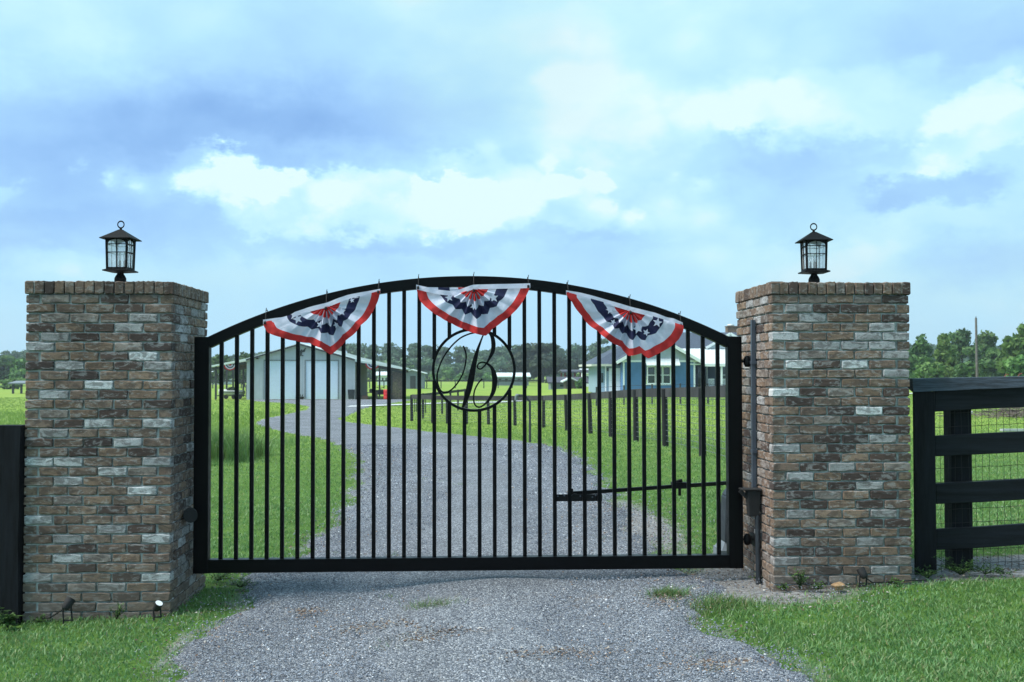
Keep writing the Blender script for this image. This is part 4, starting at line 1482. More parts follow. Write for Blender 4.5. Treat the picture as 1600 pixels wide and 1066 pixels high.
def weed(label, x, y, spread, h, n, lw=.012, seed=0, group=None):
    r = random.Random(seed)
    z0 = float(gz(x, y))
    t = thing('weed', label, 'weed', (x, y, z0), group)
    V, Fq, T = [], [], []
    stem = MB()
    k = 0
    for s in range(n):
        a = r.uniform(0, 6.28)
        ln = r.uniform(.4, 1) * spread
        hh = r.uniform(.4, 1) * h
        P = [Vector((x, y, z0)) + Vector((math.cos(a) * ln * f, math.sin(a) * ln * f * .7, hh * (f ** .7) - .02 * f)) for f in (0, .35, .7, 1)]
        stem.tube(P, [.0018, .0015, .0012, .0008], 4, cap=False)
        for q in range(7):
            f = r.uniform(.2, 1)
            c = P[0].lerp(P[3], f)
            c.z = z0 + hh * (f ** .7) - .02 * f
            d = Vector((r.uniform(-1, 1), r.uniform(-1, 1), r.uniform(-.3, .6))).normalized()
            u = d.cross(Vector((r.uniform(-.3, .3), r.uniform(-.3, .3), 1))).normalized()
            L = lw * r.uniform(1.0, 2.4)
            V += [c, c + d * L * .5 + u * lw * .45, c + d * L, c + d * L * .5 - u * lw * .45]
            Fq.append([k, k + 1, k + 2, k + 3])
            T += [r.random()] * 4
            k += 4
    o = np_mesh('leaves', np.array([tuple(v) for v in V]) - np.array([x, y, z0]), [np.array(Fq)], M['weed'], T)
    o.parent = t
    o['kind'] = 'stuff'
    stem.build('stems', M['weed'], t)


for i, (px, py, Y, sp, h, n, lab) in enumerate([
        (182, 958, -.10, .07, .13, 14, 'feathery green weed against the front of the left pillar between the spotlights'),
        (12, 935, -.2, .09, .17, 9, 'broad leafed weed at the foot of the black fence by the left pillar'),
        (1250, 900, -.06, .10, .22, 16, 'taller leafy weed against the left part of the right pillar front'),
        (1278, 908, -.10, .09, .09, 12, 'low green weed beside the orange stone'),
        (1450, 890, .08, .13, .12, 20, 'low weed at the foot of the fence face board by the right pillar'),
        (1500, 885, .14, .20, .16, 34, 'bushy weed around the foot of the black fence post'),
        (1540, 893, .12, .16, .10, 22, 'spreading weed to the right of the black fence post'),
        (375, 905, .9, .16, .09, 22, 'weedy tuft on the gravel edge under the left end of the gate'),
        (340, 900, 1.2, .20, .12, 26, 'bright green weed under the gate beside the left pillar'),
        (1185, 893, .35, .12, .08, 16, 'small weed tuft on sand below the lower hinge')]):
    q = at(px, py, Y)
    weed(lab, q[0], Y, sp, h, n, .014 if i not in (1,) else .04, 100 + i)
for i, (px, py, Y, sp, h, n, lab) in enumerate([
        (1398, 905, -.05, .07, .06, 10, 'tiny weed by the right corner of the right pillar near the spotlight cable'),
        (1570, 890, .10, .14, .08, 14, 'low weed on the bare soil at the right edge of the picture'),
        (1225, 905, -.04, .06, .07, 9, 'tiny weed at the left corner of the right pillar foot'),
        (60, 962, -.08, .07, .07, 10, 'small weed at the left corner of the left pillar foot')]):
    q = at(px, py, Y)
    weed(lab, q[0], Y, sp, h, n, .013, 140 + i)


def tuft(label, px, py, n, sp, h, seed, dry=.3):
    q = onland(px, py)
    r = np.random.RandomState(seed)
    x = q[0] + r.normal(0, sp, n)
    y = q[1] + r.normal(0, sp * .8, n)
    global npr
    o = blades('grass_tuft', x, y, r.uniform(.4, 1, n) * h + .03, r.uniform(.003, .006, n), M['grass'], np.where(r.uniform(0, 1, n) < dry, 1.0, r.uniform(.2, .8, n)), 1.3)
    del o['kind']
    tag(o, label, 'grass tuft')


tuft('small greenish tuft growing in the gravel right of centre below the gate', 680, 957, 520, .085, .075, 1, .35)
tuft('dry flat tuft low in the gravel nearer the road', 640, 1012, 380, .09, .05, 2, .7)
tuft('green tuft on a rusty patch of the gravel near the right lawn', 1045, 937, 620, .065, .08, 3, .2)
tuft('tiny green tuft in the gravel beyond the gate bars', 720, 763, 120, .07, .06, 4, .2)
tuft('pale tuft on the stones under the gate bottom rail', 760, 893, 90, .05, .03, 5, .6)
tuft('tuft at the lawn tip beside the gravel on the right', 1120, 918 + 30, 500, .13, .06, 6, .3)


# ------------------------------------------------------------------ barn
def lap(m, x0, x1, z0, z1, y, step, dx=0.0, mi=0):
    """lap siding facing -Y: each board leans out at its lower edge"""
    z = z0
    while z < z1 - .01:
        t = min(z + step, z1)
        m.add([(x0, y - .022, z), (x1, y - .022, z), (x1, y - .004, t), (x0, y - .004, t), (x0, y, z), (x1, y, z)], [(0, 1, 2, 3), (0, 4, 5, 1)], mi)
        z = t
    return m


def mini_bunting(label, px, py, wpx, Y):
    s = 1680 / (Y + 7.6)
    c = at(px, py, Y)
    r = thing('bunting', label, 'bunting', (c[0], Y, c[2]), 'fan buntings hung in the barn bays')
    R = wpx / 2 / s
    zones = [(0, .25, 1), (.25, .45, 0), (.45, .62, 2), (.62, .82, 0), (.82, 1.0, 1)]
    m = MB()
    n = 24
    for a, b, mi in zones:
        vs = []
        for k in range(n + 1):
            t = math.pi * k / n
            w = .04 * (1 if k % 2 else -1)
            for q in (a, b): vs.append((c[0] + R * q * math.cos(t), Y + w * q, c[2] - R * .92 * q * math.sin(t)))
        m.add(vs, [(2 * i, 2 * i + 1, 2 * i + 3, 2 * i + 2) for i in range(n)], mi)
    m.build('pleated_fan', [M['white_cloth'], M['red_cloth'], M['blue_cloth']], r)


def barn():
    Y = 91.0
    D = 12.0
    g = float(gz(-20, Y))
    X = lambda px: at(px, 600, Y)[0]
    Z = lambda py: at(450, py, Y)[2]
    r = thing('metal_barn', 'pale grey metal barn with two white roll-up doors and an open lean-to on each side', 'barn', (X(470), Y, g))
    xa, xb, xp = X(385.3), X(555), X(469)
    zea, zpk = Z(561), Z(536.5)
    # front wall with openings for the doors, vertical ribs
    d = [(X(413.5), X(463.8)), (X(477.6), X(527.8))]
    zd = Z(564)
    w = MB()
    for a, b in ((xa, d[0][0]), (d[0][1], d[1][0]), (d[1][1], xb)): w.box(a, b, Y, Y + .12, g - .1, zd)
    w.prism([(xa, zd + .001), (xb, zd + .001), (xb, zea - .12), (xp, zpk - .12), (xa, zea - .12)], Y, Y + .12)
    x = xa + .2
    while x < xb - .1:
        zt = zea - .14 + (zpk - zea) * (1 - abs(x - xp) / (xp - xa if x < xp else xb - xp))
        inside = any(a - .03 < x < b + .03 for a, b in d)
        w.box(x - .018, x + .018, Y - .025, Y, (zd + .02) if inside else g, zt)
        x += .30
    w.build('front_wall', M['barn_wall'], r)
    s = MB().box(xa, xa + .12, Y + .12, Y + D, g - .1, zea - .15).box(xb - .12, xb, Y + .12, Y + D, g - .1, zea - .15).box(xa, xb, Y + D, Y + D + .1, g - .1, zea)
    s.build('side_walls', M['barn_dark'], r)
    for a, b in d:
        f = MB()
        f.box(a - .10, a, Y - .03, Y + .02, g, zd + .10).box(b, b + .10, Y - .03, Y + .02, g, zd + .10).box(a, b, Y - .03, Y + .02, zd, zd + .10)
        f.build('door_frame', M['shed_grey'], r)
        q = MB()
        z = g + .02
        while z < zd - .02:
            t = min(z + .14, zd)
            q.box(a, b, Y + .045, Y + .09, z, t - .022).box(a, b, Y + .058, Y + .09, t - .022, t)
            z = t
        q.build('roll_up_door', M['door_white'], r)
    # roofs
    ov = .45
    rf = MB()
    rf.prism([(xa, zea - .10), (xp, zpk - .10), (xp, zpk + .03), (xa, zea + .03)], Y - ov, Y + D + ov)
    rf.prism([(xp + .001, zpk - .10), (xb, zea - .10), (xb, zea + .03), (xp + .001, zpk + .03)], Y - ov, Y + D + ov)
    rf.build('roof', M['roof_metal'], r)
    xl0, zl0 = X(331), Z(572.5)
    xr0, zr0 = X(629), Z(576)
    MB().prism([(xl0, zl0 - .08), (xa - .01, zea - .22), (xa - .01, zea - .02), (xl0, zl0 + .04)], Y - .35, Y + D).build('lean_to_roof', M['roof_metal'], r)
    MB().prism([(xr0, zr0 - .08), (xb + .01, zea - .24), (xb + .01, zea - .02), (xr0, zr0 + .04)], Y - .35, Y + D).build('lean_to_roof', M['roof_metal'], r)
    t = MB()
    t.beam((xa, Y - ov - .012, zea - .10), (xp, Y - ov - .012, zpk - .10), .02, .14).beam((xp, Y - ov - .012, zpk - .10), (xb, Y - ov - .012, zea - .10), .02, .14)
    t.build('dark_rake_trim', M['dark_trim'], r)
    MB().beam((X(520), Y - ov - .04, Z(547.5)), (X(562), Y - ov - .04, Z(559.5)), .03, .26).build('white_rake_trim', M['roof_metal'], r)
    t = MB().beam((X(562), Y - ov - .04, Z(559.8)), (xr0, Y - ov - .04, zr0 + .02), .03, .22)
    t.build('white_rake_trim', M['roof_metal'], r)
    MB().beam((xl0, Y - ov - .04, zl0), (xa, Y - ov - .04, zea - .04), .03, .13).build('white_rake_trim', M['roof_metal'], r)
    for x0, x1, za, zb in ((xl0, xa, zl0, zea), (xb, xr0, zea, zr0)):
        rf = MB()
        for k in range(7):
            yy = Y + .2 + k * 1.9
            rf.beam((x0 + .1, yy, za - .22), (x1 - .1, yy, zb - .30), .05, .2)
        rf.build('rafters', M['old_wood'], r)
        hd = MB().beam((x0 + .05, Y - .1, za - .24), (x1 - .05, Y - .1, zb - .34), .06, .22)
        hd.build('header_beam', M['dark_trim'], r)
    for px, dy in ((337, 0), (345, 5.5), (354, 11), (364, 11.2), (380, 11.4)):
        x = at(px, 600, Y + dy)[0]
        MB().box(x - .08, x + .08, Y + dy, Y + dy + .16, g - .1, zl0 + .35 * (x - xl0) / (xa - xl0)).build('post', M['dark_trim'], r)
    for px, dy in ((576, 0), (593, 11.5), (612, 0.2)):
        x = at(px, 600, Y + dy)[0]
        if px == 576: continue
        MB().box(x - .08, x + .08, Y + dy, Y + dy + .16, g - .1, zr0 + .1).build('post', M['dark_trim'], r)
    # low dark wall at the back of the left bay
    MB().box(X(352), xa - .02, Y + 9, Y + 9.2, g, g + 1.25).build('low_wall', M['barn_dark'], r)
    # slatted pen at the right end
    pn = []
    z1 = zr0 - .12
    for k, px in enumerate(np.linspace(614.5, 627.5, 8)):
        x = X(px)
        MB().box(x - .05, x + .05, Y - .02 + .01 * (k % 2), Y + .03, g, z1 - .1).build('slat', M['old_wood'], r)
    MB().box(X(608), X(628), Y + .03, Y + .08, g + .4, g + .55).box(X(608), X(628), Y + .03, Y + .08, z1 - .5, z1 - .35).box(xr0 - .2, xr0 - .1, Y + .1, Y + 3, g, z1).build('pen_rails', M['old_wood'], r)
    MB().box(X(613), X(629.5), Y - .1, Y + .1, zr0 - .32, zr0 - .12).build('pen_lintel', pmat('olive_beam', (.20, .20, .13), .8), r)
    # wall ornament in the gable: bird with spread wings
    e = MB()
    ex, ez = X(470.5), Z(550)
    e.stroke([(ex - .05, ez - .30), (ex, ez - .05), (ex + .05, ez + .22)], [.10, .2, .08], Y - .08, Y - .03)
    e.stroke([(ex, ez + .02), (ex - .25, ez + .10), (ex - .42, ez + .34)], [.16, .2, .05], Y - .08, Y - .03)
    e.stroke([(ex, ez + .02), (ex + .25, ez + .08), (ex + .40, ez + .36)], [.16, .22, .05], Y - .085, Y - .035)
    e.stroke([(ex - .14, ez - .33), (ex + .04, ez - .3), (ex + .2, ez - .36)], [.06, .1, .06], Y - .082, Y - .032)
    e.build('gable_ornament', M['dark_trim'], r)
    lm = MB().box(X(402) - .08, X(402) + .08, Y - .2, Y, Z(560) - .08, Z(560) + .08)
    lm.build('wall_lamp', M['dark_trim'], r)
    MB().box(X(559.5), X(561.2), Y + .2, Y + .26, g, g + 2.1).build('side_door_edge', M['white_paint'], r)
    # things standing about the barn
    pl = thing('planter', 'low dark planter standing between the two barn doors', 'planter', (X(470), Y - .5, g))
    MB().add(*wedge2(X(464.5), X(475.5), Y - .75, Y - .35, g, g + .26, -.04)).build('trough', M['rubber'], pl)
    for k in range(7):
        x = X(465 + k * 1.6)
        MB().stroke([(x, g + .25), (x + rnd.uniform(-.05, .05), g + .38), (x + rnd.uniform(-.14, .14), g + .5)], [.03, .05, .01], Y - .56, Y - .55).build('leaf', M['weed'], pl)
    bn = thing('wheelie_bin', 'dark bin with its lid shut at the right corner of the barn front', 'trash bin', (X(549.5), Y - .6, g))
    MB().add(*wedge2(X(546), X(554.2), Y - .85, Y - .3, g + .05, g + .82, -.06)).build('body', M['bin'], bn)
    MB().box(X(545), X(555), Y - .93, Y - .24, g + .825, g + .90).build('lid', M['bin'], bn)
    for sx in (X(547.5), X(552.5)):
        MB().tube([(sx - .03, Y - .36, g + .09), (sx + .03, Y - .36, g + .09)], .09, 12).build('wheel', M['rubber'], bn)
    dm = thing('plastic_drum', 'bright red plastic drum standing under the right lean-to', 'drum', (X(605.5), Y - .4, g))
    R = .33
    MB().lathe([(R * .93, g), (R, g + .05), (R, g + .27), (R * .96, g + .3), (R, g + .33), (R, g + .58), (R * .96, g + .61), (R, g + .64), (R, g + .84), (R * .9, g + .9)], X(605.5), Y - .4, 20).build('body', M['red_plastic'], dm)
    MB().lathe([(R * .86, g + .9), (R * .86, g + .88)], X(605.5), Y - .4, 20).lathe([(.05, g + .9), (.05, g + .93)], X(605.5) + .15, Y - .4, 8).build('lid', M['rust'], dm)
    # utility vehicle parked in the right bay
    v = thing('quad_bike', 'dark quad bike with knobbly tyres parked behind the red drum', 'quad bike', (X(596), Y + 2, g))
    vx = at(594, 610, Y + 2)[0]
    for dx, dy in ((-.55, 0), (.55, 0), (-.55, .9), (.55, .9)):
        MB().tube([(vx + dx - .12, Y + 2 + dy, g + .28), (vx + dx + .12, Y + 2 + dy, g + .28)], .28, 14).build('wheel', M['rubber'], v)
    bevel(MB().box(vx - .42, vx + .42, Y + 1.8, Y + 3.1, g + .38, g + .62).add(*wedge2(vx - .6, vx + .6, Y + 1.7, Y + 2.3, g + .6, g + .82, .2)).build('body', M['vinyl'], v), .05, 2)
    bevel(MB().box(vx - .2, vx + .2, Y + 2.4, Y + 3.0, g + .64, g + .85).build('seat', M['vinyl'], v), .05, 2)
    MB().tube([(vx - .4, Y + 2.2, g + 1.08), (vx - .1, Y + 2.1, g + 1.0), (vx + .1, Y + 2.1, g + 1.0), (vx + .4, Y + 2.2, g + 1.08)], .025, 6).tube([(vx, Y + 2.1, g + 1.0), (vx, Y + 2.0, g + .7)], .03, 6).build('handlebar', M['rubber'], v)
    bx = at(581, 610, Y + 1)[0]
    b = thing('workbench', 'low workbench with clutter on it against the side wall of the barn', 'workbench', (bx, Y + 1, g))
    MB().box(bx - .5, bx + .55, Y + .7, Y + 1.3, g + .55, g + .62).build('top', M['pole'], b)
    for dx in (-.45, .48):
        for dy in (.75, 1.22): MB().box(bx + dx - .04, bx + dx + .04, Y + dy, Y + dy + .07, g, g + .549).build('leg', M['pole'], b)
    MB().lathe([(.12, g + .62), (.16, g + .85), (.05, g + .95)], bx - .1, Y + 1, 10).build('black_sack', M['vinyl'], b)
    fw_ = at(570, 618, Y + .2)[0]
    f = thing('crate', 'reddish crate low against the right flank of the barn', 'crate', (fw_, Y + .2, g))
    for k in range(3): MB().box(fw_ - .28, fw_ + .28, Y, Y + .03, g + .03 + k * .1, g + .11 + k * .1).build('board', M['old_wood'], f)
    MB().box(fw_ - .28, fw_ - .25, Y + .03, Y + .45, g, g + .32).box(fw_ + .25, fw_ + .28, Y + .03, Y + .45, g, g + .32).box(fw_ - .25, fw_ + .25, Y + .42, Y + .45, g, g + .32).build('frame', M['rust'], f)
    boat(X(354), Y + 2.0, g)
    mini_bunting('fan bunting hanging under the left lean-to roof above the white boat', 359.5, 569.5, 20, Y - .3)
    mini_bunting('fan bunting hanging in the right lean-to beside the barn wall', 582, 567.5, 22, Y - .3)


def wedge2(x0, x1, y0, y1, z0, z1, i): return wedge(x0, x1, y0, y1, z0, z1, i)


def boat(x, y, g):
    t = thing('small_boat', 'small white boat with a dark windscreen parked on its trailer under the left lean-to', 'boat', (x, y, g))
    secs = []
    L, W = 2.5, .62
    # hull seen three-quarter: bow to the left
    for k in range(9):
        f = k / 8
        xx = x - 1.15 + 2.3 * f
        w = W * math.sin(min(1, f * 1.6 + .12) * math.pi / 2)
        zt = g + .78 - .10 * f
        zk = g + .40 - .06 * min(1, f * 2)
        secs.append([(xx, y - w, zt), (xx, y - w * .8, zk + .12), (xx, y, zk), (xx, y + w * .8, zk + .12), (xx, y + w, zt)])
    vs = [p for s in secs for p in s]
    fs = [(i * 5 + k, i * 5 + k + 1, i * 5 + 6 + k, i * 5 + 5 + k) for i in range(8) for k in range(4)] + [(0, 1, 2, 3, 4), (40, 41, 42, 43, 44)]
    hull = MB().add(vs, fs, 0, True).build('hull', M['boat_white'], t)
    dk = MB().add([s[0] for s in secs] + [s[4] for s in secs] + [(s[2][0], y, s[0][2] + .13) for s in secs], [(i, i + 1, 19 + i, 18 + i) for i in range(8)] + [(9 + i, 10 + i, 19 + i, 18 + i) for i in range(8)], 0, True)
    dk.build('deck', M['boat_white'], t)
    MB().box(x - 1.0, x + 1.17, y - W - .02, y - W + .012, g + .60, g + .66).build('dark_stripe', M['vinyl'], t)
    ws = MB()
    P = [(x - .35 + .9 * f, y - .35 + .1 * math.sin(f * 3), g + .84 + .26 * math.sin(f * math.pi) ** .6) for f in np.linspace(0, 1, 9)]
    ws.tube(P, .018, 6)
    ws.build('windscreen_frame', M['vinyl'], t)
    MB().add([(a, b, c) for a, b, c in P] + [(a, b, g + .80) for a, b, c in P], [(i, i + 1, 10 + i, 9 + i) for i in range(8)]).build('windscreen', M['glass'], t)
    for dx in (-.35, .35, .9):
        MB().tube([(x + dx, y - .66, g + .2), (x + dx, y - .5, g + .2)], .2, 14).build('trailer_wheel', M['rubber'], t)
    MB().box(x - 1.35, x + 1.2, y - .45, y - .38, g + .26, g + .33).box(x - 1.35, x + 1.2, y + .38, y + .45, g + .26, g + .33).box(x - 1.0, x - .93, y - .38, y + .38, g + .26, g + .33).box(x + .9, x + .97, y - .38, y + .38, g + .26, g + .33).build('trailer_frame', M['dark_trim'], t)


barn()


# ------------------------------------------------------------------ house
def house():
    Y = 78.0
    X = lambda px, y=Y: at(px, 600, y)[0]
    Z = lambda py, y=Y: at(1030, py, y)[2]
    g = float(gz(X(1030), Y))
    r = thing('blue_house', 'blue lap-sided house with white trim, slate roof and a pale metal porch roof', 'house', (X(1030), Y, g))
    xa, xb, xm = X(973.5), X(1086), X(1029.5)
    zf = g + .22
    zb = Z(566)
    zp = Z(529)
    # windows of the gable wall
    wins = [(1012, 1023.5), (1025, 1034.5), (1036.2, 1047.2)]
    wz0, wz1 = Z(600), Z(572.5)
    w0, w1 = X(1009.6), X(1049.4)
    w = MB()
    lap(w, xa, w0, zf, zb, Y, .15)
    lap(w, w1, xb, zf, zb, Y, .15)
    lap(w, w0, w1, zf, wz0 - .1, Y, .15)
    lap(w, w0, w1, wz1 + .08, zb, Y, .15)
    w.box(xa + .01, w0 - .02, Y + .001, Y + .15, zf, zb).box(w1 + .02, xb - .01, Y + .001, Y + .15, zf, zb).box(w0 - .02, w1 + .02, Y + .001, Y + .15, zf, wz0 - .1).box(w0 - .02, w1 + .02, Y + .001, Y + .15, wz1 + .08, zb)
    w.build('lap_siding_wall', M['siding'], r)
    MB().box(xa - .05, xb + .05, Y - .03, Y + 9, g - .3, zf - .001).build('foundation', M['concrete'], r)
    MB().prism([(xa, zb + .16), (xb, zb + .16), (xm, zp - .1)], Y - .01, Y + .14).build('gable_panel', M['gable_grey'], r)
    MB().box(xa - .35, xb + .35, Y - .06, Y - .015, zb + .001, zb + .155).build('gable_band', M['trim'], r)
    cn = MB().box(xa - .01, xa + .12, Y - .045, Y - .024, zf, zb - .001).box(xb - .12, xb + .01, Y - .045, Y - .024, zf, zb - .001)
    cn.build('corner_boards', M['trim'], r)
    # side walls
    sw = MB().box(xa, xa + .15, Y + .151, Y + 9, zf, zb + .1).box(xb - .15, xb, Y + .151, Y + 3.2, zf, zb + .1)
    sw.build('side_walls', M['siding'], r)
    for i, (a, b) in enumerate(wins):
        x0, x1 = X(a), X(b)
        f = MB().box(x0 - .06, x0 + .02, Y - .05, Y + .03, wz0, wz1).box(x1 - .02, x1 + .06, Y - .05, Y + .03, wz0, wz1).box(x0 + .021, x1 - .021, Y - .05, Y + .03, wz1 - .07, wz1).box(x0 + .021, x1 - .021, Y - .05, Y + .03, wz0, wz0 + .07)
        f.box(x0 + .021, x1 - .021, Y - .035, Y + .02, (wz0 + wz1) / 2 - .03, (wz0 + wz1) / 2 + .03)
        fo = f.build('window', M['trim'], r)
        MB().box(x0 + .02, x1 - .02, Y + .022, Y + .028, wz0 + .02, wz1 - .02).build('pane', M['glass'], fo)
    MB().box(w0 - .06, w1 + .06, Y - .08, Y - .024, wz0 - .10, wz0 - .002).build('window_sill', M['trim'], r)
    # awning above the windows
    aw = MB()
    ax0, ax1 = X(1008), X(1060)
    za0, za1 = Z(570.5), Z(560.5)
    aw.add([(ax0, Y - .75, za0), (ax1, Y - .75, za0), (ax1, Y - .06, za1), (ax0, Y - .06, za1), (ax0, Y - .75, za0 - .07), (ax1, Y - .75, za0 - .07), (ax1, Y - .06, za1 - .10), (ax0, Y - .06, za1 - .10)],
           [(0, 1, 2, 3), (4, 7, 6, 5), (0, 4, 5, 1), (1, 5, 6, 2), (2, 6, 7, 3), (3, 7, 4, 0)])
    n = 9
    for k in range(n):
        x = ax0 + (ax1 - ax0) * k / (n - 1)
        aw.beam((x, Y - .75, za0 + .02), (x, Y - .07, za1 + .02), .03, .035)
    aw.build('window_awning', M['roof_metal'], r)
    # front gable roof
    e = .62
    ze = Z(568)
    s = (zp - ze) / (xm - X(962))
    xe0, xe1 = X(962), X(1097)
    rf = MB()
    rf.prism([(xe0, ze), (xm, zp), (xm, zp + .16), (xe0, ze + .16)], Y - .45, Y + 9)
    rf.prism([(xm + .001, zp), (xe1, ze), (xe1, ze + .16), (xm + .001, zp + .16)], Y - .45, Y + 9)
    rf.build('gable_roof', M['shingle'], r)
    MB().beam((xe0, Y - .475, ze + .04), (xm, Y - .475, zp + .04), .045, .24).beam((xm, Y - .475, zp + .04), (xe1, Y - .475, ze + .04), .045, .24).build('rake_boards', M['trim'], r)
    # left garage wing: lower hipped roof, pale wall, white doors
    yl = Y + 1.6
    gx0, gx1 = X(937, yl), xa - .02
    zl = Z(571, yl)
    MB().box(gx0, gx1, yl, yl + .2, zf - .2, zl).box(gx0, gx0 + .2, yl + .201, yl + 8, zf - .2, zl).build('garage_wall', M['siding_pale'], r)
    q0, q1 = X(953, yl), X(971.5, yl)
    dz = Z(577, yl)
    gd = MB()
    for k in range(4): gd.box(q0, q1, yl - .05, yl - .002, zf - .1 + (dz - zf + .1) * k / 4 + .012, zf - .1 + (dz - zf + .1) * (k + 1) / 4)
    gd.build('garage_door', M['trim'], r)
    MB().box(q0 - .09, q0 - .002, yl - .07, yl - .003, zf - .1, dz + .1).box(q0, q1, yl - .07, yl - .003, dz + .002, dz + .1).build('garage_trim', M['trim'], r)
    for px in (949.5,):
        c = X(px, yl)
        MB().box(c - .07, c + .07, yl - .16, yl - .004, Z(580, yl), Z(575, yl)).build('wall_lantern', M['dark_trim'], r)
    c = X(946, yl)
    MB().box(c - .05, c + .05, yl - .14, yl - .05, zf, zl).build('downspout', M['trim'], r)
    c = X(941, yl)
    MB().box(c - .09, c + .09, yl - .03, yl - .002, Z(598, yl), Z(583, yl)).build('narrow_window', M['glass'], r)
    h0, h1 = X(924, yl), xe0 + .9
    zh = Z(546, yl)
    hp = MB()
    ye = yl - .5
    A = [(h0, ye, zl + .06), (xm, ye, zl + .06), (xm, ye + 10, zl + .06), (h0, ye + 10, zl + .06)]
    rz_ = zl + .06 + 2.35
    B = [(h0 + 4.2, ye + 4.6, rz_), (xm, ye + 4.6, rz_)]
    hp.add(A + B, [(0, 1, 5, 4), (0, 4, 3), (3, 4, 5, 2), (0, 3, 2, 1), (1, 2, 5)])
    hp.build('hipped_roof', M['shingle'], r)
    MB().box(h0 - .03, xe0 + .1, ye - .05, ye - .005, zl - .08, zl + .10).box(h0 - .05, h0 - .005, ye - .005, ye + 10, zl - .08, zl + .10).build('eave_fascia', pmat('cream_fascia', (.55, .56, .50), .6), r)
    # main body: big roof behind, porch with metal roof to the right
    ym = Y + 3.2
    m0, m1 = X(1050, ym), X(1050, ym) + 13.5
    zr = Z(519.5, ym + 3.5)
    zee = Z(545, ym)
    MB().add([(m0, ym - .4, zee), (m1, ym - .4, zee), (m1, ym + 7, zee), (m0, ym + 7, zee), (m0, ym + 3.3, zr), (m1, ym + 3.3, zr)], [(0, 1, 5, 4), (3, 4, 5, 2), (0, 4, 3), (1, 2, 5), (0, 3, 2, 1)]).build('main_roof', M['shingle'], r)
    pz0, pz1 = Z(568.5), Z(545, ym)
    px0, px1 = X(1075), X(1075) + 12
    pr = MB().add([(px0, Y - .1, pz0), (px1, Y - .1, pz0), (px1, ym - .41, pz1), (px0, ym - .41, pz1), (px0, Y - .1, pz0 - .10), (px1, Y - .1, pz0 - .10), (px1, ym - .41, pz1 - .1), (px0, ym - .41, pz1 - .1)],
                  [(0, 1, 2, 3), (4, 7, 6, 5), (0, 4, 5, 1), (1, 5, 6, 2), (2, 6, 7, 3), (3, 7, 4, 0)])
    x = px0 + .3
    while x < px1:
        pr.beam((x, Y - .1, pz0 + .02), (x, ym - .45, pz1 + .02), .03, .03)
        x += .42
    pr.build('porch_roof', M['roof_metal'], r)
    MB().box(X(1095), px1, Y - .16, Y - .105, pz0 - .22, pz0 - .01).build('porch_fascia', M['trim'], r)
    # gable over the porch
    dg = X(1139, ym)
    dz0, dz1 = Z(545, ym), Z(522.5, ym)
    dwid = X(1177, ym) - dg
    MB().prism([(dg - dwid, dz0), (dg + dwid, dz0), (dg, dz1)], ym - .55, ym - .45).build('porch_gable', M['gable_grey'], r)
    MB().beam((dg - dwid, ym - .60, dz0 + .03), (dg, ym - .60, dz1 + .05), .06, .2).beam((dg, ym - .60, dz1 + .05), (dg + dwid, ym - .60, dz0 + .03), .06, .2).build('porch_gable_trim', M['trim'], r)
    MB().prism([(dg - dwid - .1, dz0), (dg, dz1 + .05), (dg, dz1 + .15), (dg - dwid - .1, dz0 + .10)], ym - .56, ym + 3).prism([(dg + .001, dz1 + .05), (dg + dwid, dz0), (dg + dwid, dz0 + .1), (dg + .001, dz1 + .15)], ym - .56, ym + 3).build('porch_gable_roof', M['shingle'], r)
    # porch wall
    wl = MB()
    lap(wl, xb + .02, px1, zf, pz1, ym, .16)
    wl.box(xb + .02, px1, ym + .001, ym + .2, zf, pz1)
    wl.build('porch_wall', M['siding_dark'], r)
    MB().box(xb + .1, px1, Y - .2, ym, g - .2, zf).build('porch_floor', M['concrete'], r)
    dr = MB().box(X(1090, ym), X(1103, ym), ym - .06, ym - .025, zf, Z(572, ym))
    dr.build('glass_door', M['glass'], r)
    MB().box(X(1104, ym), X(1105.2, ym), ym - .07, ym - .025, zf, Z(571, ym)).box(X(1118.5, ym), X(1119.5, ym), ym - .07, ym - .025, zf, Z(571, ym)).build('door_trim', M['trim'], r)
    x0, x1 = X(1128, ym), X(1148, ym)
    z0_, z1_ = Z(601, ym), Z(571.5, ym)
    f = MB().box(x0 - .1, x0, ym - .08, ym - .03, z0_, z1_).box(x1, x1 + .1, ym - .08, ym - .03, z0_, z1_).box(x0, x1, ym - .08, ym - .03, z1_ - .08, z1_).box(x0, x1, ym - .08, ym - .03, z0_, z0_ + .08)
    f.box((x0 + x1) / 2 - .04, (x0 + x1) / 2 + .04, ym - .078, ym - .032, z0_ + .08, z1_ - .08).box(x0, (x0 + x1) / 2 - .04, ym - .07, ym - .035, (z0_ + z1_) / 2 - .03, (z0_ + z1_) / 2 + .03).box((x0 + x1) / 2 + .04, x1, ym - .07, ym - .035, (z0_ + z1_) / 2 - .03, (z0_ + z1_) / 2 + .03)
    fo = f.build('porch_window', M['trim'], r)
    MB().box(x0, x1, ym - .034, ym - .028, z0_ + .05, z1_ - .05).build('pane', M['glass'], fo)
    for px in (1127.5, 1172):
        MB().box(X(px) - .07, X(px) + .07, Y - .06, Y + .08, zf, pz0 - .10).build('porch_post', M['trim'], r)
    # brick chimney with a wire cap
    cy = ym + 4.5
    c0, c1 = X(1137.5, cy), X(1156, cy)
    MB().box(c0, c1, cy, cy + .9, zee, Z(510.5, cy)).box(c0 - .05, c1 + .05, cy - .05, cy + .95, Z(510.5, cy) + .001, Z(510.5, cy) + .07).build('chimney', M['brick_mass'], r)
    MB().lathe([(.30, Z(510.5, cy) + .075), (.32, Z(510.5, cy) + .22), (.22, Z(506.5, cy)), (.05, Z(506, cy))], (c0 + c1) / 2 - .15, cy + .4, 12).build('chimney_cap', M['roof_metal'], r)
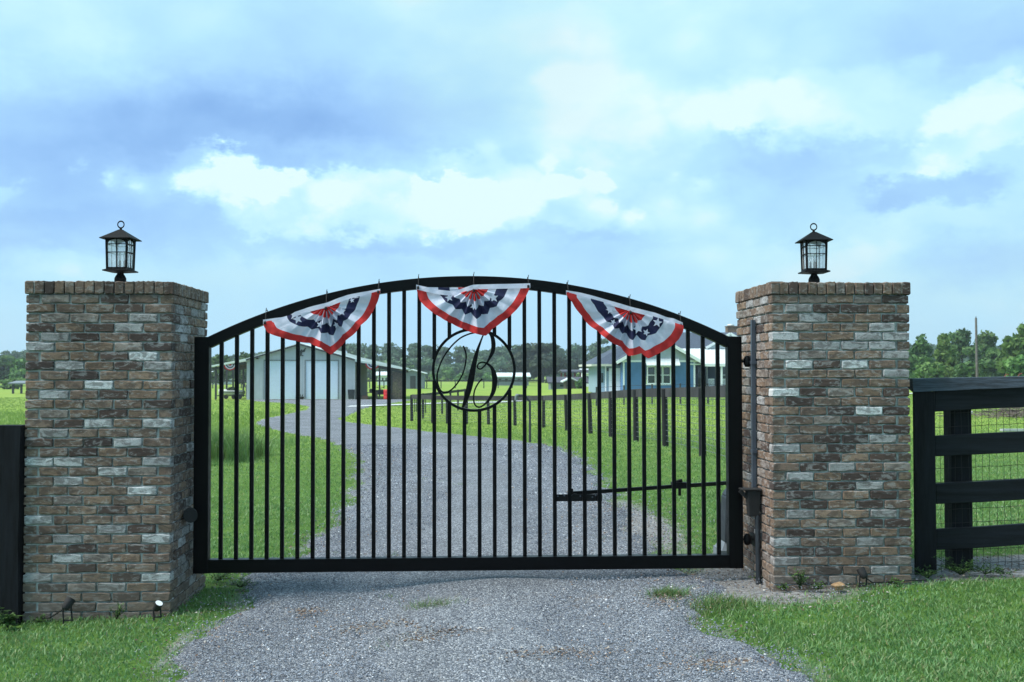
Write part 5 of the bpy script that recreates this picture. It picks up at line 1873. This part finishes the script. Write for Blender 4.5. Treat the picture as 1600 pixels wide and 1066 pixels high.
    # porch furniture
    for px, lab in ((1112.5, 'white slatted porch chair in front of the dark front door'), (1134, 'white rocking chair on the porch below the wide window')):
        x = X(px, Y + 1)
        t = thing('porch_chair', lab, 'chair', (x, Y + 1, zf), 'white chairs on the porch')
        MB().box(x - .25, x + .25, Y + .8, Y + 1.25, zf + .38, zf + .43).build('seat', M['trim'], t)
        b = MB()
        for k in range(5): b.box(x - .24 + k * .105, x - .18 + k * .105, Y + 1.22, Y + 1.26, zf + .44, zf + 1.02)
        b.box(x - .26, x + .26, Y + 1.261, Y + 1.29, zf + .92, zf + 1.0)
        b.build('backrest', M['trim'], t)
        for dx in (-.23, .19):
            for dy in (.82, 1.18): MB().box(x + dx, x + dx + .04, Y + dy, Y + dy + .04, zf, zf + .379).build('leg', M['trim'], t)


house()


# ------------------------------------------------------------------ distant sheds and buildings
def gable_shed(name, label, cat, px0, px1, py_base, py_eave, py_peak, Y, depth, wall, roof, ov=.3, px_peak=None, extra=None):
    X = lambda px: at(px, 600, Y)[0]
    Z = lambda py: at(800, py, Y)[2]
    x0, x1 = X(px0), X(px1)
    xm = X(px_peak) if px_peak else (x0 + x1) / 2
    g = float(gz((x0 + x1) / 2, Y))
    ze, zp = Z(py_eave), Z(py_peak)
    r = thing(name, label, cat, ((x0 + x1) / 2, Y, g))
    MB().prism([(x0, g - .3), (x1, g - .3), (x1, ze), (xm, zp - .05), (x0, ze)], Y, Y + depth).build('wall', wall, r)
    MB().prism([(x0 - ov, ze - .05), (xm, zp), (xm, zp + .14), (x0 - ov, ze + .08)], Y - .3, Y + depth + .3).prism([(xm + .001, zp), (x1 + ov, ze - .05), (x1 + ov, ze + .08), (xm + .001, zp + .14)], Y - .3, Y + depth + .3).build('roof', roof, r)
    d = (px1 - px0)
    a, b = X(px0 + d * .36), X(px0 + d * .62)
    MB().box(a, b, Y - .06, Y - .002, g, g + (ze - g) * .85).build('door', M['dark_trim'] if wall is not M['barn_dark'] else M['shed_grey'], r)
    return r, g


gable_shed('farm_shed', 'small grey shed with a white-edged gable roof beyond the barn pen', 'shed', 629, 662, 598, 584, 578.5, 150, 5, M['shed_grey'], M['roof_metal'], .4, 643)
gable_shed('garden_shed', 'small dark brown shed with a white roof slope in front of the long grey sheds', 'shed', 884, 900, 607, 597, 591.5, 112, 2.6, M['old_wood'], M['roof_metal'], .35)


def long_building(name, label, cat, px0, px1, py_eave, py_top, Y, depth, wall, roof, nwin=4, open_=False):
    X = lambda px: at(px, 600, Y)[0]
    Z = lambda py: at(800, py, Y)[2]
    x0, x1 = X(px0), X(px1)
    g = float(gz((x0 + x1) / 2, Y))
    ze, zt = Z(py_eave), Z(py_top)
    r = thing(name, label, cat, ((x0 + x1) / 2, Y, g))
    if not open_:
        MB().box(x0, x1, Y, Y + depth, g - .2, ze).build('wall', wall, r)
        for k in range(nwin):
            c = x0 + (x1 - x0) * (k + .5) / nwin
            w = (x1 - x0) / nwin * .22
            MB().box(c - w, c + w, Y - .05, Y - .003, g + (ze - g) * .45, g + (ze - g) * .8).build('window', M['glass'], r)
    else:
        for k in range(nwin):
            c = x0 + (x1 - x0) * k / (nwin - 1)
            for yy in (Y, Y + depth): MB().box(c - .1, c + .1, yy, yy + .2, g - .2, ze).build('post', wall, r)
    m = MB()
    o = .4
    ym = Y + depth / 2
    m.add([(x0 - o, Y - o, ze), (x1 + o, Y - o, ze), (x1 + o, ym, zt), (x0 - o, ym, zt), (x1 + o, Y + depth + o, ze), (x0 - o, Y + depth + o, ze),
           (x0 - o, Y - o, ze + .15), (x1 + o, Y - o, ze + .15), (x1 + o, ym, zt + .15), (x0 - o, ym, zt + .15), (x1 + o, Y + depth + o, ze + .15), (x0 - o, Y + depth + o, ze + .15)],
          [(6, 7, 8, 9), (9, 8, 10, 11), (0, 3, 2, 1), (3, 5, 4, 2), (0, 1, 7, 6), (4, 5, 11, 10), (0, 6, 9, 3), (3, 9, 11, 5), (1, 2, 8, 7), (2, 4, 10, 8)])
    m.build('roof', roof, r)
    return r


long_building('stable_block', 'low pale building with a long white roof standing before the pines behind the gate ring', 'stable', 776, 826, 589.5, 583.8, 185, 7, M['shed_grey'], M['roof_metal'], 5)
long_building('storage_shed', 'long low shed with a dark roof left of the garden shed', 'shed', 861, 883, 599.5, 591, 118, 4, M['shed_grey'], M['roof_dark'], 2)
long_building('storage_shed', 'dark roofed shed just to the right behind the garden shed', 'shed', 898, 915, 599.5, 591, 119, 4, M['shed_grey'], M['roof_dark'], 2)
long_building('picnic_pavilion', 'open dark timber pavilion on posts left of the blue house', 'pavilion', 883, 929, 582.5, 579.5, 122, 5, M['rust'], M['roof_dark'], 4, True)
long_building('white_outbuilding', 'white walled outbuilding glimpsed behind the pavilion beside the house', 'building', 912, 934, 584, 577.5, 170, 6, M['white_paint'], M['roof_metal'], 2)
long_building('farmhouse', 'pale green distant farmhouse seen between the left lean-to posts', 'house', 322, 348, 587, 581.5, 200, 8, M['cream'], M['roof_metal'], 4)
long_building('mobile_home', 'distant white mobile home seen through the right lean-to', 'mobile home', 590, 606, 587.5, 582, 190, 4, M['white_paint'], M['roof_metal'], 3)
long_building('field_shelter', 'open field shelter at the far left beyond the pasture', 'shelter', 20, 46, 600, 597, 118, 4, M['dark_trim'], M['shed_grey'], 3, True)


def van():
    Y = 190
    c = at(2, 600, Y)
    g = float(gz(c[0], Y))
    t = thing('parked_van', 'white van parked under the trees at the far left edge', 'van', (c[0], Y, g))
    x = c[0]
    bevel(MB().prism([(x - 2.2, g + .3), (x + 2.3, g + .3), (x + 2.3, g + 1.0), (x + 1.6, g + 1.15), (x + 1.0, g + 1.85), (x - 2.2, g + 1.9)], Y, Y + 1.8).build('body', M['boat_white'], t), .08, 2)
    MB().prism([(x + .45, g + 1.1), (x + 1.4, g + 1.1), (x + .95, g + 1.7), (x + .45, g + 1.7)], Y - .01, Y + .02).build('side_window', M['glass'], t)
    for dx in (-1.4, 1.5): MB().tube([(x + dx, Y - .05, g + .33), (x + dx, Y + .18, g + .33)], .33, 14).build('wheel', M['rubber'], t)


van()


def trailer():
    Y = 62
    c = at(1590, 588, Y)
    g = float(gz(c[0], Y))
    x = c[0]
    t = thing('farm_trailer', 'rusty red farm implement standing at the right edge beyond the board fence', 'trailer', (x, Y, g))
    z = at(1590, 590, Y)[2]
    MB().box(x - 1.0, x + 1.4, Y, Y + 1.4, z - .18, z).build('bed', M['rust'], t)
    for dx in (-.9, .0, .9):
        MB().tube([(x + dx, Y, z), (x + dx + .12, Y, z + .22), (x + dx + .3, Y, z + .26 + .1 * dx)], .03, 6).build('hoop', M['rust'], t)
    for dx in (-.6, .7): MB().tube([(x + dx, Y - .1, g + .4), (x + dx, Y + .1, g + .4)], .4, 14).build('wheel', M['rubber'], t)
    MB().box(x - .9, x - .8, Y + .2, Y + .3, g, z - .18).box(x + 1.1, x + 1.2, Y + .2, Y + .3, g, z - .18).build('leg_frame', M['rust'], t)


trailer()

# utility pole
q = at(1527, 590, 95)
g = float(gz(q[0], 95))
zt = at(1526, 497, 95)[2]
t = thing('utility_pole', 'thin weathered wooden utility pole rising in front of the trees on the right', 'pole', (q[0], 95, g))
MB().tube([(q[0], 95, g), (q[0] - .06, 95, zt)], [.15, .10], 10).build('shaft', M['pole'], t)
MB().tube([(q[0] - .06, 95, zt + .001), (q[0] - .06, 95, zt + .18)], [.05, .02], 8).build('pin_insulator', M['dark_trim'], t)


# ------------------------------------------------------------------ paddock fence beyond the gate
def paddock():
    P = [(1168, 736), (1098, 712), (1040, 697), (994, 689), (955, 682.5), (923, 678), (886, 673), (849.5, 668), (805, 665), (763.5, 663.5), (728.6, 662.8), (699.4, 662), (676, 661.5), (643.6, 658)]
    pts = []
    for px, py in P:
        q = onland(px, py)
        pts.append((q[0], q[1]))
    h = 1.36
    t = thing('paddock_fence', 'black paddock fence with a single top board and wire mesh on close-set posts', 'fence', (pts[1][0], pts[1][1], 0))
    tops = []
    r = random.Random(3)
    ch = [h] * len(pts)
    for i, (x, y) in enumerate(pts):
        g = float(gz(x, y))
        tops.append(g + h)
        w = .068 if i < 10 else .075
        lean = r.uniform(-.05, .01)
        m = MB().tube([(x + lean * .0, y, g - .2), (x + lean, y, g + h - .02)], [w + .01, w], 10)
        m.build('post', M['paddock_post'], t)
    for i in range(len(pts) - 1):
        (x0, y0), (x1, y1) = pts[i], pts[i + 1]
        m = MB().beam((x0, y0 - .09, tops[i] - .10), (x1, y1 - .09, tops[i + 1] - .10), .035, .215)
        m.build('top_board', M['paddock_board'], t)
    w = MB()
    for k in range(9):
        dz = .12 + k * .125
        w.tube([(x, y - .08, tops[i] - h + dz) for i, (x, y) in enumerate(pts)], .0055, 4, cap=False)
    for i in range(len(pts) - 1):
        (x0, y0), (x1, y1) = pts[i], pts[i + 1]
        n = 10
        for j in range(n):
            f = (j + .5) / n
            x, y = x0 + (x1 - x0) * f, y0 + (y1 - y0) * f
            g = tops[i] + (tops[i + 1] - tops[i]) * f - h
            w.tube([(x, y - .08, g + .1), (x, y - .08, g + 1.2)], .004, 3, cap=False)
    w.build('wire_mesh', M['wire_grey'], t)
    # the return run at the far corner, with a boarded panel
    c = pts[-1]
    g = float(gz(*c))
    b = MB()
    for k in range(7):
        x = c[0] + .12 + .08 * k
        MB().box(x, x + .05, c[1] + .05 + k * .35, c[1] + .09 + k * .35, g + .45 - .02 * k, g + 1.2).build('picket', M['paddock_post'], t)
    for k in range(1, 7):
        x, y = c[0] + .45 * k, c[1] + 3.0 * k
        gg = float(gz(x, y))
        MB().tube([(x, y, gg - .2), (x, y, gg + h)], .06, 8).build('post', M['paddock_post'], t)
        xp, yp = c[0] + .45 * (k - 1), c[1] + 3.0 * (k - 1)
        MB().beam((xp, yp, float(gz(xp, yp)) + h - .1), (x, y, gg + h - .1), .04, .16).build('top_board', M['paddock_post'], t)
    # back run across the pasture in front of the house: thin posts
    B = [(932, 634), (975, 632.5), (1019, 631.5), (1063, 631), (1106, 631), (1150, 631)]
    t2 = thing('pasture_fence', 'thin posts with a top wire standing across the paddock in front of the blue house', 'fence', (10, 50, 0))
    pp = []
    for px, py in B:
        q = onland(px, py)
        gg = q[2]
        pp.append((q[0], q[1], gg))
        MB().tube([(q[0], q[1], gg - .1), (q[0], q[1], gg + 1.15)], .05, 8).build('post', M['dark_trim'], t2)
    MB().tube([(a, b, c + 1.1) for a, b, c in pp], .01, 5).build('top_wire', M['dark_trim'], t2)
    # far board fence across the back pasture
    t3 = thing('pasture_fence', 'long far board fence running across the back pasture before the pines', 'fence', (0, 155, -1))
    Y = 155
    prev = None
    for k, px in enumerate(np.arange(310, 912, 22.3)):
        a = at(px, 600, Y)
        gg = float(gz(a[0], Y))
        MB().box(a[0] - .07, a[0] + .07, Y, Y + .14, gg - .2, gg + 1.15).build('post', M['dark_trim'], t3)
        if prev is not None:
            MB().box(prev + .001, a[0], Y - .05, Y - .002, gg + .98, gg + 1.2).build('top_board', M['dark_trim'], t3)
        prev = a[0]
    # black bent pipe near the paddock corner of the lawn
    q = onland(828, 690)
    x, y, gg = q
    t4 = thing('bent_pipe', 'black bent metal pipe with a grey elbow standing on the grass beside the paddock', 'pipe', (x, y, gg))
    s = 1680 / (y + 7.6)
    MB().tube([(x, y, gg - .1), (x, y, gg + 62 / s), (x - .04, y, gg + 65 / s), (x - 6 / s, y, gg + 70 / s), (x - 9 / s, y, gg + 71.5 / s), (x - 18 / s, y, gg + 72 / s)], .032, 10).build('tube', M['dark_trim'], t4)
    MB().tube([(x - 18 / s, y, gg + 72 / s), (x - 20.5 / s, y, gg + 72 / s), (x - 21.5 / s, y, gg + 70 / s), (x - 21.5 / s, y, gg + 64 / s)], .042, 10).build('elbow', M['wire_grey'], t4)


paddock()


# brush heap and pipes beyond the right fence
def brush():
    q = onland(1585, 652)
    x, y, g = q
    t = thing('brush_heap', 'heap of dry brush on the grass beyond the mesh fence', 'brush heap', (x, y, g))
    m = MB()
    r = random.Random(5)
    for k in range(260):
        a = r.uniform(0, 6.28)
        d = abs(r.gauss(0, 1.1))
        c = Vector((x + d * math.cos(a) * 1.5, y + d * math.sin(a) * .8, g + max(0, .42 - d * .2) * r.random() + .03))
        v = Vector((r.uniform(-1, 1), r.uniform(-1, 1), r.uniform(-.25, .35))).normalized() * r.uniform(.15, .5)
        m.tube([c - v, c + v * .2 + Vector((0, 0, r.uniform(-.03, .05))), c + v], [.014, .011, .005], 4, cap=False)
    o = m.build('sticks', M['twig'], t)
    o['kind'] = 'stuff'
    s = 1680 / (y + 7.6)
    p = thing('white_hose', 'white pipe curling out of the grass against the brush heap', 'hose', (x - .2, y - 1.6, g))
    pts = [(x + (dx) / s, y - 1.5, g + dz / s) for dx, dz in ((-10, 22), (-12, 14), (-9, 8), (-5, 3), (2, 0), (8, 0))]
    MB().tube(pts, .045, 8).build('pipe', M['pvc'], p)
    p2 = thing('white_hose', 'short white pipe curved over the grass just right of the fence post', 'hose', (x - 3, y - 2, g))
    w = onland(1512, 655)
    s2 = 1680 / (w[1] + 7.6)
    MB().tube([(w[0] + dx / s2, w[1], w[2] + .04 + dz / s2) for dx, dz in ((-12, 0), (-4, 2), (3, 6), (8, 10))], .05, 8).build('pipe', M['pvc'], p2)
    p3 = thing('white_board', 'long white board lying on the grass beyond the mesh wire', 'board', (x, y, g))
    w = onland(1590, 675)
    s2 = 1680 / (w[1] + 7.6)
    MB().box(w[0] - 24 / s2, w[0] + 60 / s2, w[1], w[1] + .2, w[2] + .02, w[2] + .09).build('plank', M['pvc'], p3)


brush()


# ------------------------------------------------------------------ trees
def leaf_mat(name, stops):
    m, G, p = new_mat(name)
    t = G.n('ShaderNodeAttribute', attribute_name='tint').outputs['Fac']
    c = G.ramp(t, stops)
    rv = G.n('ShaderNodeObjectInfo').outputs['Random']
    hs = G.n('ShaderNodeHueSaturation', {'Hue': G.m('ADD', .5, G.m('MULTIPLY', G.m('SUBTRACT', rv, .5), .03)), 'Saturation': 1.0, 'Value': G.m('ADD', .85, G.m('MULTIPLY', rv, .3)), 'Color': c}).outputs[0]
    link(G, hs, p.inputs['Base Color'])
    p.inputs['Roughness'].default_value = .7
    p.inputs['Specular IOR Level'].default_value = .25
    tr = G.n('ShaderNodeBsdfTranslucent', {'Color': hs})
    mx = G.n('ShaderNodeMixShader', {0: .3, 1: p.outputs[0], 2: tr.outputs[0]})
    out = [n for n in G.t.nodes if n.type == 'OUTPUT_MATERIAL'][0]
    link(G, mx.outputs[0], out.inputs[0])
    return m


M['leaf_broad'] = leaf_mat('broadleaf_foliage', [(0, (.035, .08, .033)), (.5, (.09, .175, .06)), (1, (.18, .29, .10))])
M['leaf_light'] = leaf_mat('light_green_foliage', [(0, (.055, .11, .035)), (.5, (.125, .24, .065)), (1, (.22, .34, .11))])
M['leaf_oak'] = leaf_mat('oak_foliage', [(0, (.030, .048, .034)), (.5, (.058, .088, .056)), (1, (.11, .15, .09))])
M['leaf_pine'] = leaf_mat('pine_foliage', [(0, (.045, .085, .055)), (.5, (.08, .14, .08)), (1, (.13, .205, .105))])


def crown_arrays(rs, h, w, style, n, size):
    """leaf-clump quads of a crown whose foot is at the origin"""
    lobes = []
    if style == 'round':
        for k in range(26):
            f = rs.uniform(.22, 1)
            prof = math.sin(min(1, (1.06 - f) * 1.55) * math.pi / 2) ** .7 * (.55 + .45 * min(1, f * 2.2))
            a = rs.uniform(0, 6.28)
            rad = rs.uniform(.25, .85) * prof * w / 2
            lobes.append((rad * math.cos(a), rad * math.sin(a), f * h * .93, rs.uniform(.13, .24) * w, rs.uniform(.07, .13) * h))
    elif style == 'cone':
        for k in range(26):
            f = rs.uniform(.12, 1)
            prof = (1.08 - f) ** .8
            a = rs.uniform(0, 6.28)
            rad = rs.uniform(.1, .8) * prof * w / 2
            lobes.append((rad * math.cos(a), rad * math.sin(a), f * h * .96, rs.uniform(.10, .20) * w * (1.2 - f * .6), rs.uniform(.05, .10) * h))
    elif style == 'pine':
        for k in range(14):
            f = rs.uniform(.35, 1)
            prof = math.sin((1.03 - f) * 1.5) ** .6 if f < 1 else .2
            a = rs.uniform(0, 6.28)
            rad = rs.uniform(.1, .8) * prof * w / 2
            lobes.append((rad * math.cos(a), rad * math.sin(a), f * h * .97, rs.uniform(.15, .26) * w, rs.uniform(.04, .07) * h))
    else:   # bush
        for k in range(14):
            a = rs.uniform(0, 6.28)
            f = rs.uniform(.15, .85)
            rad = rs.uniform(.1, .8) * w / 2 * math.sqrt(max(0, 1 - f * f * .7))
            lobes.append((rad * math.cos(a), rad * math.sin(a), f * h, rs.uniform(.16, .28) * w, rs.uniform(.12, .2) * h))
    L = np.array(lobes)
    ltint = rs.normal(0, .16, len(L))
    k = rs.randint(0, len(L), n)
    v = rs.normal(size=(n, 3))
    v /= np.linalg.norm(v, axis=1)[:, None]
    rad = rs.uniform(.55, 1.08, n)[:, None]
    c = L[k, :3] + v * rad * L[k][:, [3, 3, 4]]
    c[:, 2] = np.maximum(c[:, 2], .05)
    nn = v + rs.normal(size=(n, 3)) * .7
    nn /= np.linalg.norm(nn, axis=1)[:, None]
    u = np.cross(nn, rs.normal(size=(n, 3)))
    u /= np.linalg.norm(u, axis=1)[:, None]
    w2 = np.cross(nn, u)
    s = size * rs.uniform(.5, 1.3, n)[:, None]
    q = [c - u * s, c - w2 * s * .6, c + u * s, c + w2 * s * .55]
    V = np.stack(q, 1).reshape(-1, 3)
    T = np.clip(.48 + ltint[k] + rs.normal(0, .14, n), 0, 1)
    return V, np.repeat(T, 4), L


def tree(name, label, x, y, h, w, style, mat, seed, n=2600, size=.28, group=None, base=None, trunk=True):
    rs = np.random.RandomState(seed)
    g = float(gz(x, y))
    t = thing(name, label, 'bush' if style == 'bush' else 'tree', (x, y, g), group)
    V, T, L = crown_arrays(rs, h, w, style, n, size)
    o = np_mesh('crown', V, [np.arange(n)[:, None] * 4 + np.array([[0, 1, 2, 3]])], mat, T)
    o.parent = t
    m = MB()
    m.tube([(0, 0, -.3), (.02 * h * rs.normal(), 0, h * .3), (.03 * h * rs.normal(), .02 * h * rs.normal(), h * .75)], [w * .035 + .05, w * .026 + .03, .03], 8)
    for k in range(0, len(L), 3):
        a = L[k]
        z0 = max(.15 * h, a[2] - .25 * h)
        m.tube([(0, 0, z0), (a[0] * .5, a[1] * .5, (z0 + a[2]) / 2), (a[0], a[1], a[2])], [w * .012 + .02, w * .008 + .015, .015], 5)
    m.build('trunk', M['bark'], t, local=True)
    return t


def tpx(px, top, wpx, Y, style, mat, label, seed, n=2600, size=.28, name='tree', group=None, h=None):
    c = at(px, 600, Y)
    g = float(gz(c[0], Y))
    s = 1680 / (Y + 7.6)
    hh = h or (at(px, top, Y)[2] - g)
    return tree(name, label, c[0], Y, hh, wpx / s, style, mat, seed, n, size, group)


B_, L_, O_ = M['leaf_broad'], M['leaf_light'], M['leaf_oak']
# right, beyond the board fence
GR_ = None
tpx(1437, 526, 46, 112, 'round', B_, 'dark bluish tree right beside the edge of the right pillar', 21)
tpx(1475, 519, 66, 104, 'cone', L_, 'light green pointed tree between the right pillar and the utility pole', 22, 3600)
tpx(1503, 514, 66, 128, 'round', B_, 'tall rounded dark tree directly left of the utility pole', 23, 3200)
tpx(1540, 519, 50, 132, 'round', B_, 'thin topped tree just right of the utility pole', 24)
tpx(1556, 541, 60, 108, 'round', B_, 'low broad tree between the utility pole and the big right edge tree', 25)
tpx(1603, 503, 84, 92, 'round', L_, 'big bright green tree cut by the right edge of the picture', 26, 4200, .32)
tpx(1592, 552, 44, 88, 'bush', L_, 'bright rounded bush under the big tree at the right edge', 27, 1800, .22, 'bush')
tpx(1512, 566, 50, 96, 'bush', B_, 'dark bush at the foot of the utility pole', 28, 1800, .22, 'bush')
tpx(1452, 566, 50, 96, 'bush', L_, 'pale bush low beside the right pillar edge', 29, 1800, .22, 'bush')
tpx(1640, 520, 80, 110, 'round', B_, 'tree beyond the right edge of the view', 30)
# oak behind the gate
tpx(846, 537, 118, 235, 'round', O_, 'large dark grey-green oak standing alone in front of the pines', 31, 6500, .62, 'oak_tree')
# pale young trees before the pines
for i, (px, top, w) in enumerate([(700, 575, 26), (678, 583, 20), (722, 583, 24), (745, 578, 22), (762, 584, 20), (912, 569, 26), (905, 583, 22), (655, 585, 20), (640, 572, 30)]):
    labs = ['pale round young tree left of the letter stem', 'low pale bush at the left edge of the gate ring', 'low pale bush between the letter flourish and stem', 'pale young tree behind the letter stem', 'small bush right of the letter stem',
            'young tree between the oak and the house roof', 'low bush in front of the young tree near the pavilion', 'low bush to the right of the grey farm shed', 'darker tree just behind the grey farm shed']
    tpx(px, top, w, 262 - i, 'bush' if w < 25 else 'round', L_ if i not in (3, 8) else B_, labs[i], 60 + i, 900, .5, 'bush' if w < 25 else 'tree')
# left edge
tpx(6, 556, 60, 190, 'round', B_, 'dark tree at the far left edge above the parked van', 41, 2600, .45)
tpx(34, 561, 46, 180, 'round', L_, 'lighter tree against the left pillar above the field shelter', 42, 2200, .42)
tpx(-40, 552, 70, 185, 'round', B_, 'tree beyond the left edge of the view', 43, 2000, .45)
tpx(20, 590, 40, 150, 'bush', L_, 'low green bush behind the field shelter', 44, 900, .3, 'bush')
tpx(345, 555, 44, 165, 'round', B_, 'dark tree behind the left end of the barn lean-to', 45, 2200, .42)
tpx(382, 552, 40, 170, 'round', B_, 'dark tree peeping over the left slope of the barn', 46, 2200, .42)
tpx(905, 600, 14, 111.5, 'bush', B_, 'small dark shrub beside the garden shed', 47, 500, .18, 'bush', h=1.1)


def wood():
    rs = np.random.RandomState(77)
    Vs, Ts = [], []
    tr = MB()
    n = 420
    for row, (Y, cnt) in enumerate(((318, 120), (332, 120), (345, 120), (300, 150))):
        for k in range(cnt):
            lat = -.68 + 1.36 * (k + rs.uniform(-.4, .4)) / cnt
            y = Y + rs.uniform(-8, 8)
            x = lat * (y + 7.6) + .04 * y
            px = 800 + (lat) * 1680
            # the skyline falls towards the left
            top = 9.6 + .8 * math.sin(px / 70.) + rs.normal(0, .5)
            if px < 540: top -= 2.4 * min(1, (540 - px) / 150)
            under = row == 3
            h = top + 1 - rs.uniform(0, 1) * (row == 0) * 2 if not under else rs.uniform(3.2, 7.0)
            w = rs.uniform(6.5, 9.5) if not under else rs.uniform(6, 10)
            V, T, L = crown_arrays(rs, h, w, ('pine' if k % 3 else 'round') if not under else 'bush', n if not under else 300, .62 if not under else .7)
            g = float(gz(x, y))
            V = V + np.array([x, y, g])
            Vs.append(V)
            Ts.append(np.clip(T + (.18 if under else 0) + rs.normal(0, .08), 0, 1))
            if not under and row == 0:
                tr.tube([(x, y, g), (x, y, g + h * .9)], [.22, .08], 5, cap=False)
    V = np.concatenate(Vs)
    T = np.concatenate(Ts)
    tag(np_mesh('pine_wood', V, [np.arange(len(V) // 4)[:, None] * 4 + np.array([[0, 1, 2, 3]])], M['leaf_pine'], T), kind='stuff')
    tag(tr.build('wood_trunks', M['bark']), kind='stuff')


wood()


# ------------------------------------------------------------------ summer haze in the air
def haze():
    m = bpy.data.materials.new('summer_air')
    m.use_nodes = True
    m.node_tree.nodes.clear()
    G = NG(m.node_tree)
    v = G.n('ShaderNodeVolumePrincipled', {'Color': (.82, .90, 1, 1), 'Density': 0.00042, 'Anisotropy': .2})
    G.n('ShaderNodeOutputMaterial', {'Volume': v.outputs[0]})
    o = MB().box(-420, 440, -40, 420, -3.2, 14).build('haze', m)
    tag(o, kind='stuff')


haze()
